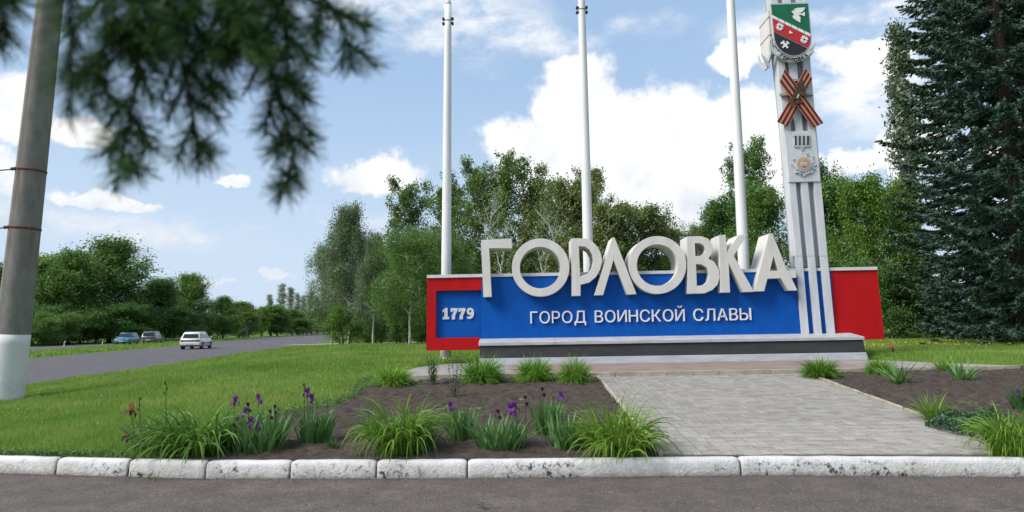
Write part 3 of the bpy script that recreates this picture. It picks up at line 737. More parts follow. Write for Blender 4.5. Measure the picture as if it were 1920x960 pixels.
for nm, t0, t1 in (('rib', 0, .21), ('rib', .385, .60), ('rib', .775, 1.0)):
    yy = [-132, 10, 127, 247, 340, 480]
    y2 = [480.4, 627]
    st(plate(nm, [[(fx(y, t0), y) for y in yy]+[(fx(y, t1), y) for y in reversed(yy)]], ZO, .30, 'stele', None, .004))
    st(plate(nm, [[(fx(y, t0), y) for y in y2]+[(fx(y, t1), y) for y in reversed(y2)]], ZO, .088, 'stele', None, .004))
ys_ = [-131, 10, 127, 247, 340, 500]
st(plate('side_cheek', [[(fx(y, 0), y) for y in ys_]+[(fx(y, .05), y) for y in reversed(ys_)]], ZO+.301, .27, 'stele', None))
pan = [(fx(247, 0)+.2, 246), (fx(247, 1), 244.5), (fx(340, 1)+.3, 340), (fx(340, 0)-.3, 341.5)]
st(plate('medal_panel', [pan], ZO-.03, .16, 'stele', None, .004))
# coat of arms
ZC = (1420, 0, 7.386); YC = ZO-.14
sh = [(178, 48), (712, 32), (735, 300), (750, 480), (752, 560), (742, 620), (712, 680), (665, 725), (600, 765), (520, 782), (440, 772), (360, 735), (295, 680), (250, 610), (228, 540), (218, 440), (200, 250)]
crest = st(plate('shield', [zmap(*ZC, sh)], YC, .10, 'silver', None))
ctr = (470, 400)
ins = [(ctr[0]+(x-ctr[0])*.945, ctr[1]+(y-ctr[1])*.955) for x, y in sh]
def crop(poly, a, b): return clip(poly, a, b)
def fld(name, pts, mat, d=.012, lift=0): return st(plate(name, [zmap(*ZC, pts)], YC-d-lift, d, mat, None), crest)
A1, B1, A2, B2 = (190, 200), (760, 478), (190, 238), (760, 520); A3, B3 = (190, 408), (760, 690); A4, B4 = (190, 420), (760, 703)
fld('green_field', crop(ins, B1, A1), 'green'); 
fld('red_field', crop(crop(ins, A2, B2), B3, A3), 'crestred'); fld('black_field', crop(ins, A4, B4), 'crestblack')
for i in range(6):     # crenellated white band
    t0 = .03+i*.158; t1 = t0+.135; p = lambda A, B, t: (A[0]+(B[0]-A[0])*t, A[1]+(B[1]-A[1])*t)
    fld('merlon', [p(A1, B1, t0), p(A1, B1, t1), p(A2, B2, t1), p(A2, B2, t0)], 'smallletter', .02)
fld('dove', [(472, 158), (490, 145), (512, 148), (530, 165), (514, 122), (560, 108), (664, 102), (640, 150), (600, 175), (572, 182), (610, 188), (660, 163), (657, 225), (612, 206), (570, 208), (598, 240), (596, 312), (540, 282), (500, 250), (492, 215), (515, 205), (492, 176)], 'smallletter', .03)
fld('crossed_hammers', [(320, 592), (365, 560), (380, 570), (372, 585), (392, 602), (408, 590), (398, 575), (412, 566), (447, 600), (438, 612), (424, 604), (408, 622), (432, 655), (415, 670), (386, 640), (358, 666), (340, 650), (368, 622), (350, 602), (332, 610)], 'smallletter', .03)
def flower(cx, cy, s, full=True):
    for k in range(4 if full else 1):
        a = R(-28+90*k) if full else R(200)
        pts = [(0, -9), (26, -20), (46, -30), (40, -6), (58, 4), (42, 12), (48, 32), (24, 18), (0, 9)]
        fld('petal', [(cx+s*(x*math.cos(a)-y*math.sin(a)), cy+s*(x*math.sin(a)+y*math.cos(a))) for x, y in pts], 'smallletter', .025)
    fld('flower_heart', ell(cx, cy, 13*s, 13*s, 10), 'crestblack' if full else 'smallletter', .03)
flower(312, 368, 1.05); flower(650, 545, 1.05); flower(478, 455, .75, False)
def arc(cx, cy, rx, ry, a0, a1, n): return [(cx+rx*math.cos(R(a0+(a1-a0)*i/n)), cy+ry*math.sin(R(a0+(a1-a0)*i/n))) for i in range(n+1)]
ro_, ri_ = arc(500, 560, 300, 302, 32, 140, 16), arc(500, 560, 252, 232, 32, 140, 16)
ban = st(plate('name_scroll', [zmap(*ZC, ro_+ri_[::-1])], YC-.03, .06, 'silver', None), crest)
st(plate('scroll_end', [zmap(*ZC, [(812, 590), (800, 655), (778, 705), (795, 722), (738, 770), (705, 725), (745, 660)])], YC+.02, .04, 'silver', None), crest)
st(plate('scroll_end', [zmap(*ZC, [(168, 630), (225, 655), (262, 680), (300, 735), (262, 775), (225, 735), (190, 680)])], YC+.02, .04, 'silver', None), crest)
# the scroll's letters as bars
GL = {'Г': [[(0, 0), (0, 1)], [(0, 1), (.75, 1)]], 'О': [[(0, 0), (0, 1), (.8, 1), (.8, 0), (0, 0)]], 'Р': [[(0, 0), (0, 1), (.8, 1), (.8, .45), (0, .45)]], 'Л': [[(0, 0), (.2, 1), (.8, 1), (.8, 0)]],
      'В': [[(0, 0), (0, 1), (.7, 1), (.7, .55), (0, .55), (.8, .5), (.8, 0), (0, 0)]], 'К': [[(0, 0), (0, 1)], [(.8, 1), (.1, .5), (.8, 0)]], 'А': [[(0, 0), (.4, 1), (.8, 0)], [(.15, .35), (.65, .35)]]}
for i, ch in enumerate('ГОРЛОВКА'):
    a = R(128.5-i*11.3); cx, cy = 500+266*math.cos(a), 560+258*math.sin(a)+8; rot = math.atan2(math.cos(a)*266, math.sin(a)*258); mb = MB()
    def tp(u, v):
        x = (u-.4)*40; y = -(v-.5)*44; q = -rot
        x, y = x*math.cos(q)-y*math.sin(q), x*math.sin(q)+y*math.cos(q)
        return P(ZC[0]+(cx+x)/ZC[2], ZC[1]+(cy+y)/ZC[2], YC-.045)
    for seg in GL[ch]:
        for (u0, v0), (u1, v1) in zip(seg, seg[1:]):
            p, q2 = tp(u0, v0), tp(u1, v1); d = (q2-p).normalized(); nrm = Vector((-d.z, 0, d.x))*.0075; p = p-d*.006; q2 = q2+d*.006
            mb.loft([[p-nrm, p+nrm, p+nrm+Vector((0, .02, 0)), p-nrm+Vector((0, .02, 0))], [q2-nrm, q2+nrm, q2+nrm+Vector((0, .02, 0)), q2-nrm+Vector((0, .02, 0))]])
    st(mb.build('scroll_letter', 'crestblack', None), crest)
# side shield, seen edge on from here
sx0 = P(1454, 80, ZO).x
def side(name, pts, x0, x1, mat):      # pts (y, z)
    V, F = prism([[Vector((x0, y, z)) for y, z in pts]], Vector((x1-x0, 0, 0))); return st(obj(name, mesh_py(name, V, F), mat))
zT, zB = P(1433, 28, ZO+.3).z, P(1438, 115, ZO+.3).z
yc = ZO+.36; hh = .34
side('side_shield', [(yc-hh, zT), (yc+hh, zT), (yc+hh, zB+.45), (yc+.22, zB+.15), (yc, zB+.03), (yc-.22, zB+.15), (yc-hh, zB+.45)], sx0-.13, sx0-.02, 'letter')
for zz in (.14, .62): side('side_clasp', [(yc-hh-.03, zT-zz), (yc+hh, zT-zz), (yc+hh, zT-zz-.05), (yc-hh-.03, zT-zz-.05)], sx0-.145, sx0+.03, 'letter')
side('side_scroll', [(yc-.55, zB+.42), (yc-.3, zB+.12), (yc, zB-.02), (yc+.3, zB+.12), (yc+.5, zB+.4), (yc+.42, zB+.06), (yc+.1, zB-.2), (yc-.1, zB-.2), (yc-.42, zB+.06)], sx0-.16, sx0-.125, 'silver')
st(plate('side_scroll_end', [zmap(*ZC, [(52, 742), (85, 770), (120, 800), (150, 862), (182, 885), (180, 945), (118, 895), (135, 885), (95, 845)])], ZO+.1, .03, 'silver', None))
# striped ribbon
ZR = (1440, 120, 8.0); YR = ZO-.15
def band(a, b, c, d, y0, name):
    """striped strip from edge a-b to edge c-d (zoomed pixels)"""
    rib = st(plate(name, [zmap(*ZR, [a, b, d, c])], y0, .03, 'crestblack', None))
    lp = lambda p, q, t: (p[0]+(q[0]-p[0])*t, p[1]+(q[1]-p[1])*t)
    for s0, s1 in ((.21, .38), (.60, .78)):
        st(plate('orange_stripe', [zmap(*ZR, [lp(a, b, s0), lp(a, b, s1), lp(c, d, s1), lp(c, d, s0)])], y0-.006, .006, 'orange', None), rib)
    for s0, s1 in ((-.02, .02), (.98, 1.02)):
        st(plate('ribbon_edge', [zmap(*ZR, [lp(a, b, s0), lp(a, b, s1), lp(c, d, s1), lp(c, d, s0)])], y0-.004, .03, 'orange', None), rib)
band((570, 68), (665, 225), (440, 300), (540, 440), YR+.04, 'ribbon_arm'); band((400, 420), (520, 520), (140, 860), (300, 935), YR+.04, 'ribbon_arm')
band((255, 78), (182, 270), (510, 430), (395, 560), YR, 'ribbon_arm'); band((510, 430), (395, 560), (832, 885), (685, 955), YR+.001, 'ribbon_arm')
for yy in (238, 450):
    st(plate('bracket', [zmap(*ZR, [(185, yy-14), (680 if yy > 300 else 660, yy-18), (680 if yy > 300 else 660, yy+14), (190, yy+20)])], ZO-.09, .08, 'curb_lo', None))
for k, (cx, cy, a, l) in enumerate([(495, 290, -75, 75), (540, 360, -12, 70), (440, 370, 215, 60), (520, 440, 20, 75), (410, 460, 150, 60), (400, 510, 100, 70), (360, 560, 40, 85), (360, 590, 75, 60), (470, 560, 10, 70), (430, 560, 200, 60), (460, 420, 250, 60)]):
    c, s = math.cos(R(a)), math.sin(R(a)); w = 34
    pts = [(-l, 0), (-l*.5, -w*.8), (0, -w), (l*.6, -w*.6), (l, 0), (l*.6, w*.6), (0, w), (-l*.5, w*.8)]
    st(plate('bronze_leaf', [zmap(*ZR, [(cx+x*c-y*s, cy+x*s+y*c) for x, y in pts])], YR-.035-.009*(k % 4), .008, 'bronze', None))
for cx, cy in ((460, 465), (450, 495)): st(plate('bolt', [zmap(*ZR, ell(cx, cy, 14, 14, 8))], YR-.085, .03, 'silver', None))
# medal
ZM = (1450, 230, 8.0); YM = ZO-.06
md = st(plate('medal_bar', [zmap(*ZM, [(290, 190), (318, 168), (420, 160), (530, 168), (546, 188), (535, 215), (545, 335), (550, 350), (530, 360), (320, 365), (302, 340), (322, 320), (318, 225)])], YM, .05, 'silver', None))
for i in range(7):
    a = 322+i*30.5; st(plate('bar_stripe', [zmap(*ZM, [(a, 200), (a+30, 198), (a+30, 332), (a, 335)])], YM-.008, .008, 'darkgreen' if i % 2 == 0 else 'pink', None), md)
st(plate('medal_link', [zmap(*ZM, ell(434, 385, 22, 24, 14)), zmap(*ZM, ell(434, 385, 9, 10, 10))], YM, .03, 'silver', None)); st(plate('medal_link', [zmap(*ZM, ell(438, 435, 22, 32, 14)), zmap(*ZM, ell(438, 435, 9, 14, 10))], YM+.01, .03, 'silver', None))
ms = []
for k in range(16):
    a = R(-90+22.5*k); r = 192 if k % 2 == 0 else 135; ms.append((462+r*math.cos(a), 622+r*math.sin(a)*.98))
star = st(plate('medal_star', [zmap(*ZM, ms)], YM, .05, 'silver', None))
for k in range(8):
    a = R(-67.5-22.5+45*k+22.5); c, s = math.cos(a), math.sin(a)
    pts = [(110, -26), (165, -16), (182, 0), (165, 16), (110, 26)] if k % 2 == 0 else [(112, -40), (158, -30), (150, 0), (158, 30), (112, 40)]
    st(plate('star_point', [zmap(*ZM, [(462+x*c-y*s, 622+x*s+y*c) for x, y in pts])], YM-.012, .012, 'palegreen' if k % 2 == 0 else 'silver', None), star)
st(plate('medal_rim', [zmap(*ZM, ell(460, 615, 122, 118, 28))], YM-.024, .024, 'silver', None), star); st(plate('medal_disc', [zmap(*ZM, ell(460, 615, 100, 97, 28))], YM-.032, .008, 'gold', None), star)
for k in range(20):
    a = R(18*k); c, s = math.cos(a), math.sin(a)
    st(plate('ray', [zmap(*ZM, [(460+x*c-y*s, 615+x*s+y*c) for x, y in ((38, -3), (92, -5), (92, 5), (38, 3))])], YM-.036, .004, 'pink', None), star)
st(plate('eagle_badge', [zmap(*ZM, [(460, 598), (480, 590), (512, 600), (505, 640), (480, 660), (460, 668), (440, 660), (415, 640), (408, 600), (440, 590)])], YM-.044, .01, 'silver', None), star)
st(plate('small_shield', [zmap(*ZM, [(442, 618), (478, 616), (478, 642), (460, 660), (443, 645)])], YM-.054, .01, 'crestred', None), star)
st(plate('shield_heart', [zmap(*ZM, [(449, 624), (471, 623), (471, 640), (460, 650), (450, 641)])], YM-.058, .004, 'silver', None), star)

# ------------------------------------------------------------------ flagpoles
def flagpole(bx, by, tx, ty, label, r0, r1, top=True, colpx=None):
    Yp = 18.7; b = P(bx, by, Yp); b.z = tz(b.x, b.y)-.05; t_ = P(tx, ty, Yp)
    o = thing('flagpole', label, 'flagpole', b, group='white flagpoles behind the sign')
    ax = t_-b; Lh = ax.length if top else ax.length*1.12; ax.normalize()
    mb = MB(); n = 12; mb.tube([ax*(Lh*i/n) for i in range(n+1)], [r0+(r1-r0)*i/n for i in range(n+1)], 20); mb.build('shaft', 'pole', o, True)
    mb = MB(); mb.tube([(0, 0, .02), (0, 0, .09)], r0+.02, 20); mb.build('foot', 'pole', o, True)
    def collar(s):
        r = r0+(r1-r0)*s/Lh; c = ax*s; mb = MB(); mb.tube([c-ax*.012, c+ax*.012], r+.006, 20); col = mb.build('collar', 'rust', o)
        for sx in (-1, 1):
            for dz in (-.07, .07):
                mb = MB(); q = c+Vector((sx*(r+.012), 0, dz)); mb.tube([q-Vector((sx*.01, .05, 0)), q-Vector((-sx*.02, .05, 0)), q+Vector((sx*.02, .05, 0))], .034, 8); mb.build('bolt', 'blackmetal', col)
    if colpx: collar((P(*colpx, Yp)-b).length)
    if top:
        c = ax*Lh; mb = MB(); mb.tube([c-ax*.005, c+ax*.05, c+ax*.14, c+ax*.15, c+ax*.30], [r1*1.02, r1*.9, .07, .045, .045], 14); mb.build('tip', 'stele', o, True)
        mb = MB(); mb.tube([c+ax*.28, c+ax*.36, c+ax*.46], [.07, .075, .04], 10); mb.build('pulley', 'rust', o, True)
    return o
flagpole(835.5, 668, 840.2, 9, 'white flagpole rising behind the red frame at the left end of the sign', .150, .098, True, (840.0, 40))
flagpole(1107, 640, 1088.5, -70, 'white flagpole behind the round bowl letter in the middle of the sign', .155, .098, True, (1089.5, 19))
flagpole(1402, 640, 1362, -150, 'white flagpole behind the last letters beside the ribbed stele', .165, .105, True, (1364, -90))

# ------------------------------------------------------------------ leaning concrete post
pb_ = G(10, 752); Yp = pb_.y
post = thing('concrete_post', 'thick leaning concrete utility post with whitewashed foot and rusty bands', 'post', (pb_.x, pb_.y, pb_.z-.15))
top = P(94, 0, Yp)-Vector(post.location); axp = top.normalized(); Lp = top.length*1.15
rp0, rp1 = .315, .235; ln = lambda s: rp0+(rp1-rp0)*s/Lp
mb = MB(); mb.tube([axp*(Lp*i/20) for i in range(21)], [ln(Lp*i/20) for i in range(21)], 28); mb.build('shaft', 'concrete', post, True)
sw = (P(28, 627, Yp)-Vector(post.location)).length
mb = MB(); mb.tube([axp*(sw*i/8) for i in range(9)], [ln(sw*i/8)+.004 for i in range(9)], 28); mb.build('whitewash_band', 'whitewash', post, True)
mb = MB(); mb.tube([axp*.1+Vector((-.12, -ln(.1)*1.0, 0)), axp*Lp*.97+Vector((-.07, -ln(Lp*.97), 0))], .004, 5); mb.build('mould_seam', 'concrete', post)
def rust_streaks(levels):
    m = M['concrete']; N = m.node_tree.nodes; L = m.node_tree.links; b = N['Principled BSDF']; src = b.inputs['Base Color'].links[0].from_socket
    tc = N.new('ShaderNodeTexCoord'); sp_ = N.new('ShaderNodeSeparateXYZ'); L.new(tc.outputs['Object'], sp_.inputs[0])
    mp = N.new('ShaderNodeMapping'); mp.inputs['Scale'].default_value = (9, 9, .35); L.new(tc.outputs['Object'], mp.inputs[0])
    nz = N.new('ShaderNodeTexNoise'); nz.inputs['Scale'].default_value = 1.6; nz.inputs['Detail'].default_value = 4; L.new(mp.outputs[0], nz.inputs[0])
    r = N.new('ShaderNodeMapRange'); r.inputs[1].default_value = .50; r.inputs[2].default_value = .66; L.new(nz.outputs[0], r.inputs[0]); tot = None
    for z in levels:
        a = N.new('ShaderNodeMapRange'); a.inputs[1].default_value = z-.75; a.inputs[2].default_value = z; L.new(sp_.outputs[2], a.inputs[0])
        c = N.new('ShaderNodeMath'); c.operation = 'LESS_THAN'; c.inputs[1].default_value = z; L.new(sp_.outputs[2], c.inputs[0])
        d = N.new('ShaderNodeMath'); d.operation = 'MULTIPLY'; L.new(a.outputs[0], d.inputs[0]); L.new(c.outputs[0], d.inputs[1])
        if tot is None: tot = d.outputs[0]
        else: e = N.new('ShaderNodeMath'); e.operation = 'MAXIMUM'; L.new(tot, e.inputs[0]); L.new(d.outputs[0], e.inputs[1]); tot = e.outputs[0]
    f = N.new('ShaderNodeMath'); f.operation = 'MULTIPLY'; L.new(tot, f.inputs[0]); L.new(r.outputs[0], f.inputs[1])
    mx = N.new('ShaderNodeMixRGB'); L.new(f.outputs[0], mx.inputs[0]); L.new(src, mx.inputs[1]); mx.inputs[2].default_value = (.15, .065, .03, 1); L.new(mx.outputs[0], b.inputs['Base Color'])
rust_streaks([(axp*(P(cx, cy, Yp)-Vector(post.location)).length).z for cx, cy in ((63, 321), (50, 429))])
for (cx, cy, wy) in ((63, 321, 326), (50, 429, 433)):
    s = (P(cx, cy, Yp)-Vector(post.location)).length; c = axp*s
    mb = MB(); mb.tube([c-axp*.022, c+axp*.022], ln(s)+.010, 28); bnd = mb.build('clamp_band', 'rust', post, True)
    mb = MB(); q = c+Vector((-ln(s)*.75, -ln(s)*.72, 0)); mb.tube([q-Vector((.05, .02, 0)), q+Vector((.05, -.02, .01))], .035, 8); mb.build('clamp_lug', 'rust', bnd)
    mb = MB(); mb.tube([q+Vector((-9*i/10, -.3*i/10, -.35*math.sin(math.pi*i/10)*.4-.03*i)) for i in range(11)], .013, 6); mb.build('wire', 'wire', bnd)

# ------------------------------------------------------------------ cars
M['glass'] = pmat('car_glass', (.012, .014, .016), rough=.08, spec=.7)
M['tyre'] = pmat('tyre', (.012, .012, .012), rough=.9)
M['rim'] = pmat('wheel_rim', (.22, .22, .23), rough=.4, metal=.3)
M['plasticgrey'] = pmat('grey_plastic', (.06, .06, .062), rough=.7)
M['redlamp'] = pmat('tail_lamp', (.22, .015, .012), rough=.25)
M['headlamp'] = pmat('head_lamp', (.55, .57, .58), rough=.15)
M['platew'] = pmat('number_plate', (.62, .62, .6), rough=.5)
def carpaint(n, c): return pmat(n, c, tuple(x*.92 for x in c), 2, rough=.28, spec=.5)
M['carwhite'] = carpaint('white_car_paint', (.68, .68, .66)); M['carteal'] = carpaint('teal_car_paint', (.03, .17, .22)); M['cargrey'] = carpaint('dark_car_paint', (.10, .10, .13)); M['carcream'] = carpaint('cream_car_paint', (.60, .59, .57))
def make_car(label, cat, paint, loc, heading, estate=True, group=None, L=4.25, W=1.68, H=1.47):
    """heading: angle of the nose, measured like atan2; local +x is the nose"""
    o = thing('car', label, cat, loc, heading, group); hw = W/2
    def ring(x, zs, ws):    # half outline bottom->top mirrored
        pts = [Vector((x, -w, z)) for z, w in zip(zs, ws)]+[Vector((x, w, z)) for z, w in zip(reversed(zs), reversed(ws))]; return pts
    st_ = [(-L/2, .34, .82, .90), (-L/2+.06, .27, .90, .97), (-L/2+.5, .23, .93, 1), (-.3, .22, .93, 1), (L/2-1.25, .22, .92, 1), (L/2-.55, .24, .84, .985), (L/2-.12, .28, .72, .95), (L/2, .36, .62, .86)]
    mb = MB(); mb.loft([ring(x, [b, b+.12, (b+t)/2, t-.12, t], [hw*w*.94, hw*w*.99, hw*w, hw*w*.985, hw*w*.90]) for x, b, t, w in st_])
    mb.build('body', paint, o, True)
    xb = -L/2+(.10 if estate else .35); gz = [(xb, .90, .90), (xb+.32, H-.10, .735), (xb+.50, H-.02, .72), (-.1, H, .74), (.45, H-.03, .73), (L/2-1.62, H-.09, .72), (L/2-.95, .90, .90)]
    mb = MB(); mb.loft([ring(x, [.88, .90, max(.9, t-.03), t], [hw*.93, hw*.93, hw*(w+.03), hw*w]) if t > .95 else ring(x, [.87, .88, .89, .90], [hw*.9]*4) for x, t, w in gz]); mb.build('roof', paint, o, True)
    zlo, zhi = .95, H-.13
    def wv(z): return hw*(.935-(z-.9)/(H-.9)*.19)+.006
    for s in (-1, 1):       # side panes, pillars left between them
        cuts = [(xb+.30, xb+.95, .16, 0), (xb+1.02, -.02+.05, 0, 0), (.10, L/2-1.12, 0, .50)]
        for a, b, la, lb in cuts:
            q = [(a, zlo), (b, zlo), (b-lb, zhi), (a+la, zhi)]; V = [Vector((x, s*wv(z), z)) for x, z in q]
            mb = MB(); mb.add(V+[v-Vector((0, s*.02, 0)) for v in V], [(0, 1, 2, 3), (7, 6, 5, 4), (0, 4, 5, 1), (1, 5, 6, 2), (2, 6, 7, 3), (3, 7, 4, 0)]); mb.build('side_window', 'glass', o)
        mb = MB(); mb.box(L/2-1.25, L/2-1.07, s*(hw+.01) if s > 0 else -hw-.17, s*(hw+.17) if s > 0 else -hw-.01, .93, 1.05); mb.build('mirror', paint, o, bevel=.02)
        mb = MB(); mb.box(-L/2+.3, L/2-.3, min(s*hw*.97, s*(hw+.012)), max(s*hw*.97, s*(hw+.012)), .47, .54); mb.build('rub_strip', 'plasticgrey', o)
        mb = MB(); mb.box(-.02, .14, min(s*hw*.97, s*(hw+.018)), max(s*hw*.97, s*(hw+.018)), .78, .82); mb.build('door_handle', 'plasticgrey', o)
        for x in (-L/2+.78, L/2-.80):
            mb = MB(); mb.tube([(x, s*(hw-.05), .33), (x, s*(hw+.004), .33)], .35, 22); mb.build('wheel_arch', 'blackmetal', o)
            mb = MB(); mb.tube([(x, s*(hw-.20), .29), (x, s*(hw-.02), .29), (x, s*(hw+.008), .29)], [.29, .29, .25], 22); wl = mb.build('wheel', 'tyre', o, False)
            mb = MB(); mb.tube([(x, s*(hw-.03), .29), (x, s*(hw+.014), .29)], .175, 16); mb.build('rim', 'rim', wl)
        mb = MB(); mb.box(-L/2-.018, -L/2+.14, s*hw*.62 if s > 0 else -hw*.90, s*hw*.90 if s > 0 else -hw*.62, .66, .80); mb.build('tail_light', 'redlamp', o, bevel=.01)
        mb = MB(); mb.box(L/2-.16, L/2-.015, s*hw*.48 if s > 0 else -hw*.86, s*hw*.86 if s > 0 else -hw*.48, .56, .68); mb.build('headlight', 'headlamp', o, bevel=.015)
        if estate: mb = MB(); mb.tube([(-1.5, s*.55, H+.0), (-1.35, s*.55, H+.06), (.2, s*.55, H+.06), (.35, s*.55, H-.02)], .014, 6); mb.build('roof_rail', 'plasticgrey', o)
    mb = MB(); a = xb+.03; V = [Vector((a+.012, -.64, .97)), Vector((a+.012, .64, .97)), Vector((a+.235, .55, H-.17)), Vector((a+.235, -.55, H-.17))]
    mb.add([v-Vector((.045, 0, 0)) for v in V]+[v+Vector((.05, 0, 0)) for v in V], [(0, 1, 2, 3), (7, 6, 5, 4), (0, 4, 5, 1), (1, 5, 6, 2), (2, 6, 7, 3), (3, 7, 4, 0)]); mb.build('rear_window', 'glass', o)
    V = [Vector((L/2-1.0, -.70, .93)), Vector((L/2-1.0, .70, .93)), Vector((L/2-1.53, .58, H-.13)), Vector((L/2-1.53, -.58, H-.13))]; mb = MB()
    mb.add([v+Vector((.04, 0, .03)) for v in V]+[v-Vector((.05, 0, .02)) for v in V], [(0, 1, 2, 3), (7, 6, 5, 4), (0, 4, 5, 1), (1, 5, 6, 2), (2, 6, 7, 3), (3, 7, 4, 0)]); mb.build('windscreen', 'glass', o)
    mb = MB(); mb.box(-L/2-.06, -L/2+.12, -hw*.93, hw*.93, .36, .58); mb.build('rear_bumper', paint, o, bevel=.04)
    mb = MB(); mb.box(-L/2-.05, -L/2+.12, -hw*.90, hw*.90, .24, .355); mb.build('bumper_skirt', 'plasticgrey', o, bevel=.02)
    mb = MB(); mb.box(L/2-.10, L/2+.06, -hw*.92, hw*.92, .26, .52); mb.build('front_bumper', paint, o, bevel=.05)
    mb = MB(); mb.box(L/2-.05, L/2+.068, -hw*.6, hw*.6, .29, .36); mb.build('air_intake', 'blackmetal', o)
    mb = MB(); mb.box(L/2-.1, L/2-.002, -hw*.42, hw*.42, .585, .655); mb.build('grille', 'blackmetal', o)
    mb = MB(); mb.box(-L/2-.022, -L/2+.1, -hw*.60, hw*.60, .68, .78); mb.build('trim_panel', 'plasticgrey', o)
    mb = MB(); mb.box(-L/2-.068, -L/2-.058, -.26, .26, .42, .53); mb.build('number_plate', 'platew', o)
    mb = MB(); mb.box(L/2+.06, L/2+.072, -.26, .26, .40, .50); mb.build('number_plate', 'platew', o)
    return o
def roadpt(px, py, z=0):
    d = ray(px, py); t = (z-CAM_H)/d.z; return Vector((0, 0, CAM_H))+d*t
p1 = roadpt(347, 655); make_car('white estate car driving away on the main road, roof rails and dark rear window', 'car', 'carwhite', (p1.x+.3, p1.y+1.5, 0), R(90+10), True, 'cars on the road')
p2 = roadpt(233, 647, .075); make_car('teal hatchback with headlights facing this way on the far carriageway', 'car', 'carteal', (p2.x-.8, p2.y+2.0, .075), R(-90+12), False, 'cars on the road', 4.1, 1.66, 1.42)
p3 = p2+Vector((-.6, 9.0, 0)); make_car('dark estate car half hidden behind the teal hatchback', 'car', 'cargrey', (p3.x-.9, p3.y, .075), R(90+14), True, 'cars on the road', 4.3, 1.7, 1.55)
p4 = roadpt(543, 627.5); make_car('tiny distant cream car far down the main road', 'car', 'carcream', (p4.x, p4.y, 0), R(90+22), False, 'cars on the road')

# ------------------------------------------------------------------ road signs and marker posts
M['signback'] = pmat('sign_back', (.20, .22, .25), rough=.5); M['signwhite'] = pmat('sign_white', (.72, .72, .70), rough=.5); M['signred'] = pmat('sign_red', (.45, .02, .02), rough=.5)
def road_sign(px, py, base_py, w, h, label, kind='square', z=.06):
    b = roadpt(px, base_py, z); o = thing('road_sign', label, 'road sign', b, 0, 'road signs'); k = b.y/FPX
    top = (base_py-py)*k
    mb = MB(); mb.tube([(0, 0, -.1), (0, 0, top+h*k*.4)], .045, 8); mb.build('post', 'signback', o)
    if kind == 'square': mb = MB(); mb.box(-w*k/2, w*k/2, -.07, -.05, top-h*k/2, top+h*k/2); mb.build('panel', 'signback', o, bevel=.008)
    else:
        mb = MB(); mb.tube([(0, -.05, top), (0, -.08, top)], w*k/2, 20); pn = mb.build('panel', 'signred', o); mb = MB(); mb.tube([(0, -.078, top), (0, -.09, top)], w*k*.36, 20); mb.build('face', 'signwhite', pn)
road_sign(243, 611, 642, 7.5, 11, 'grey back of a square road sign above the teal car')
road_sign(462.5, 616, 634, 5, 9, 'small grey sign back on the far verge before the distant trees')
road_sign(606.5, 612, 628, 4.5, 4.5, 'distant round sign at the road bend beside the bush', 'round')
for px, py, bp, lab in ((120, 641, 651, 'bent pale marker post on the verge right of the concrete post'), (290, 633, 643, 'bent white marker post between the teal and the white car'), (266, 637, 646, 'thin yellow marker post right of the teal car'), (385, 631, 637, 'short pale marker post right of the white car'), (192, 638, 648, 'grey marker post left of the teal car')):
    b = roadpt(px, bp, .06); k = b.y/FPX; o = thing('marker_post', lab, 'post', b, 0, 'marker posts along the verge'); h = (bp-py)*k; bent = 'bent' in lab
    mb = MB(); mb.tube([(0, 0, -.1), (0, 0, h*.7), (.10 if bent else 0, 0, h*1.15)], .045, 7); mb.build('post', 'signwhite' if 'yellow' not in lab else 'grassyellow' if 'grassyellow' in M else 'signwhite', o)
    mb = MB(); mb.box(.02 if bent else -.055, .2 if bent else .055, -.06, .06, h*.85, h*1.02); mb.build('reflector', 'signred' if not bent else 'signback', o)
#==PLANTS==
# ------------------------------------------------------------------ blades
def blades(n, rbase, lean, curl, length, width, seed, segs=5, fold=0.0, up=0.0, taper=.75):
    """n arching strap leaves round the origin; lean, length, width, curl are (lo, hi)"""
    g = np.random.default_rng(seed); az = g.uniform(0, 2*np.pi, n); rr = rbase*np.sqrt(g.random(n)); a0 = g.uniform(0, 2*np.pi, n)
    base = np.stack([rr*np.cos(a0), rr*np.sin(a0), np.zeros(n)], -1)
    az = np.where(g.random(n) < .7, a0+g.normal(0, .7, n), az)
    l = g.uniform(*length, n); w = g.uniform(*width, n); th = np.abs(g.uniform(*lean, n)); cu = g.uniform(*curl, n)
    dirv = np.stack([np.cos(az), np.sin(az)], -1); side = np.stack([-np.sin(az), np.cos(az), np.zeros(n)], -1)
    tw = g.normal(0, .5, n)
    V = np.zeros((n, segs+1, 2, 3)); p = base.copy()
    for s in range(segs+1):
        t = s/segs
        ang = th+cu*t**1.6
        if s:
            step = l/segs
            p = p+np.stack([dirv[:, 0]*np.sin(ang)*step, dirv[:, 1]*np.sin(ang)*step, np.cos(ang)*step], -1)
        wt = w*np.clip((1-t**2.2)*(taper+(1-taper)*min(1, t*4)), .04, 1)
        nrm = np.stack([-dirv[:, 0]*np.cos(ang), -dirv[:, 1]*np.cos(ang), np.sin(ang)], -1)
        sd = side*np.cos(tw)[:, None]+nrm*np.sin(tw)[:, None]
        V[:, s, 0] = p-sd*wt[:, None]/2; V[:, s, 1] = p+sd*wt[:, None]/2
    V[..., 2] = np.maximum(V[..., 2], .006+.01*g.random((n, 1, 1)))
    V[:, 0, :, 2] = -.03
    k = (segs+1)*2; b = (np.arange(n)*k)[:, None]; F = []
    for s in range(segs): F.append(np.stack([b[:, 0]+2*s, b[:, 0]+2*s+1, b[:, 0]+2*s+3, b[:, 0]+2*s+2], -1))
    return V.reshape(-1, 3), np.concatenate(F)
M['tuftleaf'] = leafmat('tuft_leaf', (.14, .29, .03), var=.4, hue=.008, trans=.4)
